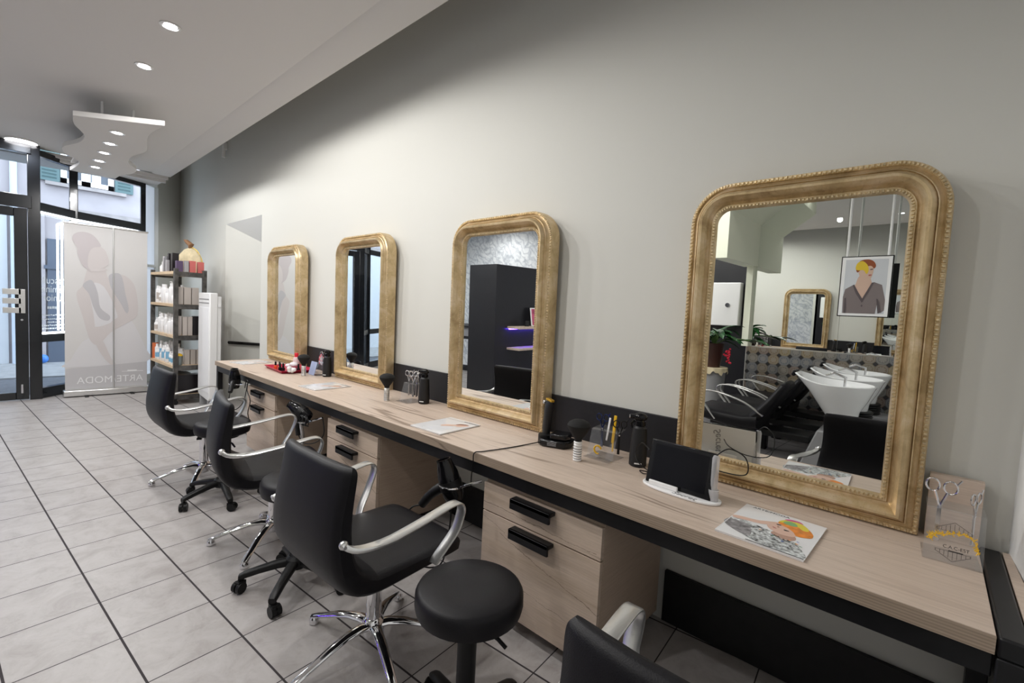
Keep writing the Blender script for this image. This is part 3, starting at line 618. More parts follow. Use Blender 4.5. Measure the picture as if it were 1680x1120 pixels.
m4_ = B(MB().add([(.208, -.60, .70), (.244, -.60, .70), (.224, -.02, .70), (.208, -.02, .70), (.208, -.60, HT), (.244, -.60, HT), (.224, -.02, HT), (.208, -.02, HT)], [(0, 1, 2, 3), (4, 5, 6, 7), (0, 1, 5, 4), (1, 2, 6, 5), (2, 3, 7, 6), (3, 0, 4, 7)])).build('end_board', OAK, wt)
up = MB().box(-5.28, 0.0, -.018, -.001, HT, .942).build('upstand_panel', PANELB, None, .002); tag(up, 'long anthracite upstand panel standing on the worktop behind the mirrors', 'panel')
bk = MB().box(.03, .154, -.050, -.020, HT, .938).build('wood_offcut', OAK, None, .001); tag(bk, 'pale oak board leaning on the wall behind the acrylic scissor holder', 'board')
for x0, x1 in ((-.815, .15), (-2.32, -1.46), (-3.83, -2.98), (-5.2, -4.50)):
    p = MB().box(x0, x1, -.022, -.002, .01, .245).build('kick_panel', BLACKM, None, .002)
    tag(p, {-.815: 'black panel on the wall under the bench at its right end', -2.32: 'black panel on the wall under the bench left of the near drawer unit', -3.83: 'black panel on the wall under the bench left of the middle drawer unit', -5.2: 'black panel on the wall under the bench left of the far drawer unit'}[x0], 'panel')

def drawer_unit(x0, x1, label):
    t = thing('drawer_unit', label, 'drawer unit', ((x0 + x1) / 2, -.30, 0), 0, 'drawer units under the bench'); w = (x1 - x0) / 2
    b = MB().box(-w, w, -.25, .26, .055, .630); b.build('body', OAKS, t, .001)
    for z0, z1 in ((.482, .606), (.062, .476)):
        d = MB().box(-w + .001, w - .001, -.272, -.252, z0, z1).build('drawer', OAKV, t, .001)
        hb = MB(); hz = z1 - .012; hb.box(-.115, .095, -.315, -.272, hz - .012, hz + .006).box(-.115, .095, -.315, -.303, hz - .038, hz + .006); hb.build('handle', BLACKM, d, .003)
    for x in (-w + .05, w - .05):
        for y in (-.20, .20):
            c = MB(); c.box(x - .02, x + .02, y - .02, y + .02, .035, .055); c.tube([(x - .014, y, .02), (x + .014, y, .02)], .02, 14); c.build('caster', PLASTIC, t)
    return t
du = drawer_unit(-1.452, -.833, 'oak drawer unit under the bench, nearest the viewer')
dup(du, ((-2.965 - 2.338) / 2, -.30, 0), None, 'oak drawer unit under the bench, middle of the three')
dup(du, ((-4.48 - 3.852) / 2, -.30, 0), None, 'oak drawer unit under the bench, farthest one')

# ---------------------------------------------------------------- gilt mirrors
def rounded_outline(w, h, r, n=10):
    """half-width w, height h, round top corners r, square bottom; starts bottom-left, clockwise as seen from the room"""
    pts = [(-w, 0.0)]
    for k in range(n + 1): a = PI - PI / 2 * k / n; pts.append((-w + r + r * math.cos(a), h - r + r * math.sin(a)))
    for k in range(n + 1): a = PI / 2 - PI / 2 * k / n; pts.append((w - r + r * math.cos(a), h - r + r * math.sin(a)))
    pts.append((w, 0.0)); return pts
def gilt_mirror():
    t = thing('gilt_mirror', '', 'mirror', (0, 0, 0)); W2, H2, R2, FW = .400, 1.195, .155, .104
    prof = [(0, 0), (0, -.058), (.003, -.066), (.015, -.066), (.017, -.060), (.020, -.061), (.030, -.073), (.032, -.080), (.035, -.082), (.037, -.078), (.042, -.092), (.050, -.101), (.058, -.100), (.066, -.089), (.072, -.071), (.077, -.061), (.083, -.057), (.085, -.062), (.088, -.062), (.099, -.060), (.101, -.054), (.104, -.044), (.104, 0)]
    def outline(d): return [(x, z + d) if False else (x, z) for x, z in offset(d)]
    def offset(d):
        r = max(.02, R2 - d); pts = []; w = W2 - d
        pts.append((-w, d))
        for k in range(11): a = PI - PI / 2 * k / 10; pts.append((-w + r + r * math.cos(a), H2 - d - r + r * math.sin(a)))
        for k in range(11): a = PI / 2 - PI / 2 * k / 10; pts.append((w - r + r * math.cos(a), H2 - d - r + r * math.sin(a)))
        pts.append((w, d)); return pts
    rings = []
    cols = [offset(d) for d, _ in prof]; n = len(cols[0])
    for i in range(n): rings.append([(cols[k][i][0], prof[k][1], cols[k][i][1]) for k in range(len(prof))])
    b = MB(); b.ring_loft(rings, False, True); b.build('frame', GOLD, t)
    for d, y, sp, r, nm in ((.009, -.066, .0150, .0056, 'outer_beading'), (.0935, -.061, .0125, .0050, 'inner_beading')):
        o = offset(d); b = MB()
        for i in range(len(o)):
            p = Vector((o[i][0], y, o[i][1])); q = Vector((o[(i + 1) % len(o)][0], y, o[(i + 1) % len(o)][1])); L = (q - p).length; m = max(1, round(L / sp)); dv = (q - p).normalized()
            for k in range(m):
                c = p + (q - p) * ((k + .5) / m); hl = L / m * .36; s_ = Vector((-dv.z, 0, dv.x)) * r; u = Vector((0, -r * .95, 0)); e = dv * hl
                vs = [c - e - s_, c + e - s_, c + e + s_, c - e + s_, c - e * .6 - s_ * .55 + u, c + e * .6 - s_ * .55 + u, c + e * .6 + s_ * .55 + u, c - e * .6 + s_ * .55 + u]
                b.add(vs, [(4, 5, 6, 7), (0, 1, 5, 4), (1, 2, 6, 5), (2, 3, 7, 6), (3, 0, 4, 7)], True)
        b.build(nm, GOLDB, t, fixn=True)
    g = offset(FW - .004); b = MB(); b.add([(x, -.046, z) for x, z in g] + [(x, -.012, z) for x, z in g], [tuple(range(len(g)))] + [tuple(len(g) + i for i in reversed(range(len(g))))], False); b.build('mirror_glass', MIRROR, t)
    return t
gm = gilt_mirror()
TILT = math.radians(.7)
gm['group'] = 'gilt mirrors along the bench'
for i, (x, lab) in enumerate(((-.384, 'gilt mirror on the worktop, nearest the viewer, reflecting the washing basins'), (-1.911, 'gilt mirror on the worktop reflecting the black partition, second nearest'), (-3.432, 'gilt mirror on the worktop reflecting the shopfront, third from the viewer'), (-4.930, 'gilt mirror at the far left end of the worktop, smallest in view'))):
    t = gm if i == 0 else dup(gm)
    t.location = (x, -.021, HT + .001); t.rotation_euler = (TILT, 0, 0); t['label'] = lab; t['group'] = 'gilt mirrors along the bench'

# ---------------------------------------------------------------- salon chairs
def srect(w, t, n=20, e=.45):
    return [(w * math.copysign(abs(math.cos(a)) ** e, math.cos(a)), t * math.copysign(abs(math.sin(a)) ** e, math.sin(a))) for a in [2 * PI * (j + .5) / n for j in range(n)]]
def shell(prof, curve=0.0):
    """prof: (y, z, half width, half thickness) along the side profile, closed loft; curve bends the middle backwards"""
    P = [Vector((0, p[0], p[1])) for p in prof]; rings = []
    for i, p in enumerate(P):
        d = (P[min(len(P) - 1, i + 1)] - P[max(0, i - 1)]).normalized(); nn = Vector((0, -d.z, d.y))
        rings.append([p + Vector((a, 0, 0)) + nn * (c + curve * (prof[i][4] if len(prof[i]) > 4 else 0) * ((a / prof[i][2]) ** 2)) for a, c in srect(prof[i][2], prof[i][3])])
    return MB().ring_loft(rings)
def chair(label, feet=35):
    t = thing('salon_chair', label, 'chair', (0, 0, 0), 0, 'black salon chairs at the bench')
    seat = smooth_poly([(.245, .425, .19, .008), (.242, .428, .225, .028), (.21, .432, .240, .036), (.05, .430, .246, .038), (-.10, .426, .248, .042), (-.15, .428, .248, .044)], 3, False)
    shell(seat).build('seat', LEATHER, t)
    back = smooth_poly([(-.12, .424, .246, .036, 0), (-.165, .432, .250, .046, 0), (-.225, .462, .254, .052, 0), (-.268, .520, .252, .048, .3), (-.284, .590, .244, .042, .6), (-.284, .670, .236, .037, .8), (-.276, .750, .234, .032, 1), (-.268, .815, .238, .027, 1), (-.265, .840, .236, .022, 1), (-.264, .852, .226, .009, 1)], 3, False)
    shell(back, -.02).build('backrest', LEATHER, t)
    for s in (-1, 1):
        path = smooth_poly([(-.292, .622), (-.255, .602), (-.17, .603), (-.02, .625), (.10, .648), (.150, .650), (.172, .632), (.172, .600), (.145, .535), (.100, .470), (.075, .425)], 4, False); n = len(path); xs_ = []
        for i, (y, z) in enumerate(path):
            f = i / (n - 1); xs_.append(s * (.250 + .048 * min(1, f / .22) - .040 * max(0, (f - .78) / .22)))
        w = [.022 + .024 * min(1, max(0, (i / (n - 1) - .02) / .2)) for i in range(n)]
        am = MB().ribbon([(xs_[i], path[i][0], path[i][1]) for i in range(n)], w, [.020 - .011 * min(1, i / 12) for i in range(n)]).build('armrest', ALU, t)
        k = MB(); k.sphere((s * .252, -.287, .620), .0155, 12, 8, (.9, 1, 1)); k.tube([(s * .258, -.29, .62), (s * .272, -.292, .62)], .006, 10); k.build('fixing_knob', ALU, am)
    MB().box(-.11, .11, -.13, .13, .372, .392).build('seat_plate', BLACKM, t, .006)
    MB().lathe([(.028, .34), (.036, .345), (.036, .355), (.026, .362), (.030, .372)], 20).build('collar', PLASTIC, t)
    MB().lathe([(.030, .085), (.030, .345)], 24).build('gas_column', CHROME, t)
    lv = MB(); lv.tube([(.02, -.02, .375), (.09, -.05, .362), (.115, -.06, .352)], .006, 8); lv.obox((.125, -.065, .345), (.05, .03, .012), -.4); lv.build('lever', PLASTIC, t)
    bs = MB(); bs.lathe([(.022, .045), (.038, .055), (.046, .085), (.040, .120), (.030, .130)], 24)
    base = bs.build('base', CHROME, t)
    for k in range(5):
        a = math.radians(feet + 72 * k); path = [(.02, .098), (.06, .104), (.12, .098), (.19, .078), (.26, .052), (.305, .036), (.325, .030)]; wd = [.026, .024, .021, .019, .017, .017, .012]
        rings = [[(r * math.cos(a) - w * math.cos(q) * math.sin(a), r * math.sin(a) + w * math.cos(q) * math.cos(a), z + w * .62 * math.sin(q)) for q in [2 * PI * j / 12 for j in range(12)]] for (r, z), w in zip(path, wd)]
        lg = MB().ring_loft(rings).build('leg', CHROME, t)
        MB().lathe([(.016, 0), (.021, .004), (.021, .020), (.014, .032)], 16, (.312 * math.cos(a), .312 * math.sin(a), 0)).build('foot', CHROME, lg)
    return t
ch = chair('', 0)
def place(t, x, y, rz, lab): t.location = (x, y, 0); t.rotation_euler = (0, 0, rz); t['label'] = lab; t['group'] = 'black salon chairs at the bench'
def setfeet(t, deg):  # turn the star base only
    for k in kids(t):
        if k.name.startswith(('base', 'leg')): k.rotation_euler = (0, 0, math.radians(deg))
c3 = ch; c2 = dup(ch); c1 = dup(ch); c4 = dup(ch)
place(c3, -1.575, -1.045, math.radians(1.5), 'black salon chair with silver armrests, second from the viewer, its whole back showing'); setfeet(c3, 200 - 2)
place(c2, -2.73, -.995, math.radians(-10), 'black salon chair with silver armrests, second from the far end'); setfeet(c2, -117.5 + 10)
place(c1, -4.01, -1.02, math.radians(2), 'black salon chair with silver armrests, farthest along the bench'); setfeet(c1, -100 - 2)
place(c4, -.205, -1.115, math.radians(1), 'black salon chair cut off at the bottom edge, nearest the viewer'); setfeet(c4, 20)

# ---------------------------------------------------------------- round stools on casters
def stool(label):
    t = thing('stool', label, 'stool', (0, 0, 0), 0, 'round black stools on casters')
    MB().lathe([(.10, .458), (.150, .460), (.162, .468), (.167, .488), (.166, .518), (.160, .530), (.150, .536), (.08, .539), (0, .5395)], 40).build('seat', LEATHER, t)
    MB().cyl((0, 0, .435), .10, .016, 24).build('seat_plate', BLACKM, t)
    return t
def stool_finish(t, deg, black=True):
    m = PLASTIC
    MB().lathe([(.024, .12), (.024, .30), (.021, .30), (.021, .435)] if not black else [(.030, .12), (.030, .435)], 20).build('gas_column', PLASTIC if black else CHROME, t)
    MB().lathe([(.030, .085), (.045, .09), (.048, .135), (.034, .150)], 20).build('hub', m, t)
    lv = MB(); lv.tube([(.02, 0, .43), (.10, .03, .40), (.13, .035, .385)], .006, 8); lv.build('lever', PLASTIC, t)
    for k in range(5):
        a = math.radians(deg + 72 * k); path = [(.02, .118), (.08, .112), (.16, .095), (.225, .078), (.248, .068)]; wd = [.024, .023, .020, .019, .016]
        rings = [[(r * math.cos(a) - w * c * math.sin(a), r * math.sin(a) + w * c * math.cos(a), z + w * .8 * s) for c, s in srect(1, 1, 12, .6)] for (r, z), w in zip(path, wd)]
        ar = MB().ring_loft(rings).build('leg', m, t)
        cs = MB(); cx, cy = .235 * math.cos(a), .235 * math.sin(a); cs.cyl((cx, cy, .045), .009, .035, 10); aa = a + .9; dx, dy = math.cos(aa), math.sin(aa)
        for s in (-1, 1): cs.tube([(cx + dx * .015 + s * dy * .004, cy + dy * .015 - s * dx * .004, .0255), (cx + dx * .015 + s * dy * .022, cy + dy * .015 - s * dx * .022, .0255)], .025, 16)
        cs.obox((cx + dx * .008, cy + dy * .008, .042), (.04, .03, .022), aa); cs.build('caster', m, ar)
for x, y, deg, bl, lab in ((-3.515, -1.037, -77, False, 'round black stool between the two farthest chairs'), (-2.205, -1.085, -118 + 0, False, 'round black stool half hidden behind the foreground chair'), (-.99, -1.08, 20, True, 'large-looking round black stool in front, nearest the viewer')):
    s_ = stool(lab); stool_finish(s_, deg, bl); s_.location = (x, y, 0)

# ---------------------------------------------------------------- roll-up banner (seen from behind, print showing through)
bn = thing('rollup_banner', 'tall pale roll-up banner by the window showing a faded woman in reverse', 'banner', (-8.10, -1.09, 0))
BW = .415
FAB = translucent('banner_fabric', (.64, .627, .62), .03); BSK = translucent('banner_faded_skin', (.605, .565, .56), .03); BHR = translucent('banner_faded_hair', (.54, .50, .51), .03); BLC = translucent('banner_faded_lace', (.50, .49, .51), .03); BGR = translucent('banner_faded_grey', (.54, .53, .545), .03); BWH = translucent('banner_white_dress', (.66, .65, .665), .03); BLT = mat('banner_lettering', (.80, .80, .81), .6)
MB().box(-.004, 0, -BW, BW, .08, 2.20).build('sheet', FAB, bn)
MB().box(-.07, .07, -BW - .02, BW + .02, .012, .085).build('base', ALU, bn, .01)
MB().tube([(0, -BW - .01, 2.205), (0, BW + .01, 2.205)], .012, 10).build('top_rail', ALU, bn)
MB().tube([(.02, .055, .08), (.02, .055, 2.20)], .009, 10).build('pole', ALU, bn)
for y in (-.22, .24): MB().box(-.12, .13, y - .02, y + .02, 0, .012).build('foot', PLASTIC, bn, .003)
def bp(px, py, d):  # picture 490 x 990 units: origin top-left as seen from the room
    return (.0012 + d, -BW + 2 * BW * (px - 30) / 488, 2.19 - 2.10 * (py - 75) / 985)
draw('print', [BGR, BHR, BSK, BLC, BWH], [
    (4, [(60, 880), (120, 780), (170, 740), (220, 650), (330, 560), (420, 640), (500, 800), (510, 905), (40, 925)], 1),
    (2, [(165, 320), (250, 300), (280, 380), (360, 350), (430, 400), (455, 500), (455, 590), (400, 620), (300, 700), (220, 790), (180, 760), (150, 700), (130, 620), (100, 520), (98, 470), (130, 430)], 1),
    (4, [(170, 430), (250, 430), (330, 600), (300, 640), (215, 720), (190, 600)], 1),
    (3, [(130, 430), (180, 395), (215, 470), (230, 560), (285, 610), (275, 640), (225, 625), (190, 560), (165, 480)], 1),
    (3, [(285, 355), (352, 350), (380, 470), (400, 560), (385, 590), (345, 520), (300, 450), (283, 400)], 1),
    (2, [(160, 690), (250, 670), (400, 600), (450, 570), (440, 620), (310, 700), (240, 760), (200, 790), (165, 750)], 1),
    (2, [(200, 770), (240, 760), (290, 870), (320, 915), (290, 915), (235, 850)], 1),
    (2, [(190, 190), (250, 200), (275, 250), (280, 290), (255, 315), (270, 330), (180, 345), (150, 320), (120, 270)], 1),
    (1, [(85, 130), (130, 112), (190, 125), (235, 185), (190, 200), (165, 240), (160, 310), (175, 340), (130, 310), (105, 250), (100, 210), (75, 165)], 1),
    (0, [(33, 933), (516, 903), (516, 1057), (33, 1057)], 0)], bp, bn, 4, .0005)
text_mesh('letters', 'ARTE/MODA', .125, BLT, bn, (.0085, .03, .20), (PI / 2, 0, -PI / 2), extrude=.0004, sx=.92, space=1.05)
MB().box(.008, .009, .14, .37, .295, .303).box(.008, .009, .20, .30, .303, .318).build('small_print', BLT, bn)

# ---------------------------------------------------------------- product rack
rk = thing('shelf_rack', 'dark steel shelf rack on casters with pine shelves full of hair products', 'shelf rack', (-7.46, -.46, 0), math.radians(2.5))
RX, RY = .54, .175; LV = [.12, .49, .87, 1.26, 1.665]
for sx in (-1, 1):
    for sy in (-1, 1):
        b = MB(); x0 = sx * RX - (.045 if sx > 0 else 0); y0 = sy * RY - (.045 if sy > 0 else 0); b.box(x0, x0 + .045, y0, y0 + .045, .075, 1.70).build('post', GREYM, rk, .002)
        c = MB(); c.tube([(x0 + .008, y0 + .022, .030), (x0 + .037, y0 + .022, .030)], .030, 16); c.box(x0 + .012, x0 + .034, y0 + .004, y0 + .04, .05, .076); c.build('caster', PLASTIC, rk)
for z in LV:
    sh = MB().box(-RX + .002, RX - .046, -RY, RY, z - .035, z).build('shelf_board', PINE, rk, .002)
    MB().box(RX - .046, RX - .006, -RY + .045, RY - .045, z - .06, z + .0).build('side_rail', GREYM, sh, .002); MB().box(-RX, -RX + .03, -RY + .045, RY - .045, z - .06, z).build('side_rail', GREYM, sh, .002)
cr, srr = math.cos(math.radians(2.5)), math.sin(math.radians(2.5))
def rp(x, y): return (-7.46 + x * cr - y * srr, -.46 + x * srr + y * cr)
GB = mat('greige_carton', (.47, .42, .385), .6); WB = mat('white_bottle_plastic', (.80, .79, .79), .35); BLKC = mat('black_carton', (.012, .01, .012), .3); PINKB = mat('coral_carton', (.55, .14, .13), .35); PURP = mat('plum_carton', (.09, .06, .12), .4); SILV = mat('silver_film', (.45, .44, .46), .25, .5); ORNG = mat('orange_carton', (.62, .16, .06), .45); BLUL = mat('blue_print', (.20, .42, .60), .5); CRIM = mat('crimson_print', (.42, .02, .06), .4)
def box_item(name, label, cat, x, y, z, w, d, h, m, group=None, rz=0, tilt=0, lab=None):
    px, py = rp(x, y); t = MB(); t.box(-w / 2, w / 2, -d / 2, d / 2, 0, h)
    o = t.build(name, m, None, .002, loc=(px, py, z + (abs(math.sin(tilt)) * w / 2 if tilt else 0) + .0005)); o.rotation_euler = (0, tilt, math.radians(2.5) + rz); tag(o, label, cat, group)
    if lab is not None: MB().box(-w * .3, w * .3, -d / 2 - .0008, -d / 2, h * .25, h * .6).build('label_print', lab, o)
    return o
def bottle(label, x, y, z, r, h, m, group=None, cap=WB, lab=None, pump=False, cat='bottle', name='product_bottle'):
    px, py = rp(x, y); t = MB(); t.lathe([(r * .92, 0), (r, .004), (r, h * .74), (r * .86, h * .80), (r * .6, h * .83)], 16); o = t.build(name, m, None, 0, loc=(px, py, z + .0005)); tag(o, label, cat, group)
    c = MB(); c.lathe([(r * .62, h * .82), (r * .62, h), (r * .1, h)], 12)
    if pump: c.tube([(0, 0, h), (0, 0, h * 1.07), (-r * 1.1, -r * .4, h * 1.06)], r * .12, 8)
    c.build('cap', cap, o)
    if lab is not None: MB().lathe([(r + .0006, h * .2), (r + .0006, h * .6)], 16).build('label_band', lab, o)
    return o
names_lv = ['bottom', 'lowest pine', 'middle', 'upper', 'top']
rr = random.Random(11)
# rows of white bottles and tubes along the long open front
for lvl, z in ((1, LV[1]), (2, LV[2]), (3, LV[3])):
    g = 'white product bottles at the front of the %s shelf' % {1: 'lower', 2: 'middle', 3: 'upper'}[lvl]; lab0 = 'white hair product bottle at the front of the rack, %s shelf' % {1: 'lower', 2: 'middle', 3: 'upper'}[lvl]
    x = -.44
    while x < .36:
        r = rr.uniform(.022, .038); h = rr.uniform(.12, .26); bottle(lab0, x, -.125 + rr.uniform(-.01, .01), z, r, h, WB, g, lab=None if rr.random() < .6 else (BLUL if lvl == 1 else GB), pump=rr.random() < .15)
        x += 2 * r + .008
    x = -.42
    while x < .36:
        r = rr.uniform(.025, .038); h = rr.uniform(.18, .27); bottle('white hair product bottle in the rear row of the rack, %s shelf' % {1: 'lower', 2: 'middle', 3: 'upper'}[lvl], x, -.035, z, r, h, WB, 'white product bottles in the rear row of the %s shelf' % {1: 'lower', 2: 'middle', 3: 'upper'}[lvl]); x += 2 * r + rr.uniform(.01, .05)
box_item('product_box', 'orange box at the far left end of the lower rack shelf', 'box', -.475, -.13, LV[1], .03, .07, .21, ORNG)
bottle('white bottle with crimson print on the middle rack shelf', -.20, -.152, LV[2] , .022, .20, WB, lab=CRIM) if False else None
# boxes seen through the short side
for k, y in enumerate((-.105, -.02, .065)):
    box_item('product_box', 'beige product carton in the row at the short end of the upper rack shelf', 'box', .455, y, LV[3], .065, .075, .215, GB, 'beige cartons at the end of the upper shelf')
for k, (y, tl) in enumerate(((-.115, .10), (-.045, 0), (.010, 0))):
    box_item('product_box', 'beige product box at the short end of the middle rack shelf', 'box', .455, y, LV[2], .06, .05, .235, GB, 'beige boxes at the end of the middle shelf', tilt=0)
box_item('product_box', 'black box at the short end of the middle rack shelf', 'box', .455, .085, LV[2], .07, .085, .245, BLKC)
for k, y in enumerate((-.005, .06, .125)):
    box_item('product_box', 'beige carton at the short end of the lower rack shelf behind the little bucket', 'box', .41, y, LV[1], .05, .055, .19, GB, 'beige cartons at the end of the lower shelf')
bu = thing('metal_bucket', 'small zinc bucket with yellow content on the lower rack shelf', 'bucket', (*rp(.462, -.10), LV[1] + .001)); MB().lathe([(.030, 0), (.042, .115), (.045, .118), (.039, .113), (.028, .004)], 24).build('bucket', mat('zinc_bucket', (.30, .34, .34), .35, .7), bu)
MB().sphere((0, 0, .115), .040, 14, 8, (1, 1, .9)).build('yellow_filling', YELLOW, bu)
# top shelf
top = LV[4]
for k, (x, y, w, d, h, m, lab) in enumerate(((.10, -.10, .07, .07, .235, BLKC, 'tall black box on the top of the rack, left one'), (.26, -.10, .07, .07, .235, BLKC, 'tall black box on the top of the rack, right one'), (.02, -.14, .05, .05, .20, SILV, 'slim silvery box with coral mark at the left on the top of the rack'), (.17, -.155, .07, .03, .145, SILV, 'small silver film box in front of the tall black boxes'),
        (.40, -.09, .06, .07, .135, PURP, 'plum coloured box on the top of the rack'), (.455, -.03, .05, .045, .14, SILV, 'small silvery carton beside the plum box on top of the rack'), (.455, .035, .06, .065, .145, PINKB, 'coral red box on the top of the rack, left one'), (.455, .125, .06, .065, .14, PINKB, 'coral red box on the top of the rack, right one'))):
    box_item('product_box', lab, 'box', x, y, top, w, d, h, m)
for x, lab in ((-.10, 'white bottle at the left on the top of the rack'), (-.20, 'white jar farther left on the top of the rack')): bottle(lab, x, -.12, top, .03, .17 if x > -.15 else .10, WB)
fw = thing('straw_ornament', 'round cream and gold ornament with brown tip on top of the rack', 'ornament', (*rp(.12, .10), top + .001), math.radians(35))
_o = MB(); _o.lathe([(.11, .0), (.16, .06), (.175, .14), (.15, .24), (.08, .31), (.02, .335), (0, .335)], 28); _o.v = [(x, y * .35, z) for x, y, z in _o.v]; _o.build('body', mat('cream_straw', (.56, .47, .30), .7, var=(14, .2)), fw)
MB().tube([(.0, 0, .33), (.02, 0, .37), (-.05, .0, .42), (-.09, 0, .44)], [.02, .035, .025, .004], 10).build('tip', mat('brown_feather', (.22, .11, .05), .6), fw)
MB().tube(smooth_poly([(.01, .0, .35), (.09, .02, .30), (.165, .02, .16), (.13, .02, .02)], 4, False), .006, 8).build('gold_band', mat('gold_ribbon', (.60, .42, .06), .3, .6), fw)
for (x, y, w, d, h, m, lab) in ((.38, .0, .16, .28, .24, BLKC, 'large black carton on the bottom shelf of the rack, right end'), (-.32, -.02, .2, .25, .18, BLKC, 'large black carton on the bottom shelf of the rack, left end'), (.03, .0, .2, .24, .22, PANELB, 'dark carton in the middle of the bottom rack shelf')):
    box_item('carton', lab, 'box', x, y, LV[0], w, d, h, m)

# ---------------------------------------------------------------- vertical heater
ht = thing('electric_heater', 'tall slim white vertical heater standing by the product rack', 'heater', (-6.66, -.285, 0))
b = MB(); b.prism([(-.235, .16), (-.20, .13), (.20, .10), (.235, .13), (.235, 1.42), (-.235, 1.42)], .085, 'xz', -.075); b.build('body', WHITEP, ht, .01)
for z in (1.335, 1.29): MB().box(-.20, .20, -.078, -.074, z, z + .012).build('vent_slot', GREYP, ht)
MB().box(-.215, .215, -.079, -.0745, .20, 1.24).build('front_panel', WHITEPP, ht, .002)
MB().box(-.22, .22, .01, .055, .10, 1.38).build('rear_housing', WHITEP, ht, .008); MB().box(.222, .232, .015, .045, 1.25, 1.28).build('thermostat_knob', WHITEPP, ht, .002)
for x in (-.16, .16): MB().box(x - .02, x + .02, -.07, .07, 0, .13).build('foot', GREYP, ht, .004)

# handrail on the slanting recess wall
hr = thing('wall_bar', 'short black bar fixed across the recess wall left of the mirrors', 'bar', (0, 0, 0))
a_ = math.atan2(.639, 1.28); nx, ny = math.sin(a_), -math.cos(a_)
def rw(x, off): y = .5 * (x + 7.12); return (x + nx * off, y + ny * off)
p0 = rw(-7.02, .035); p1 = rw(-6.35, .035)
MB().tube([(*p0, .772), (*p1, .782)], .021, 10).build('rail', GLOSSB, hr)
for x in (-6.98, -6.42):
    q0 = rw(x, .002); q1 = rw(x, .03); MB().tube([(*q0, .775), (*q1, .775)], .022, 12).build('bracket', CHROME, hr)

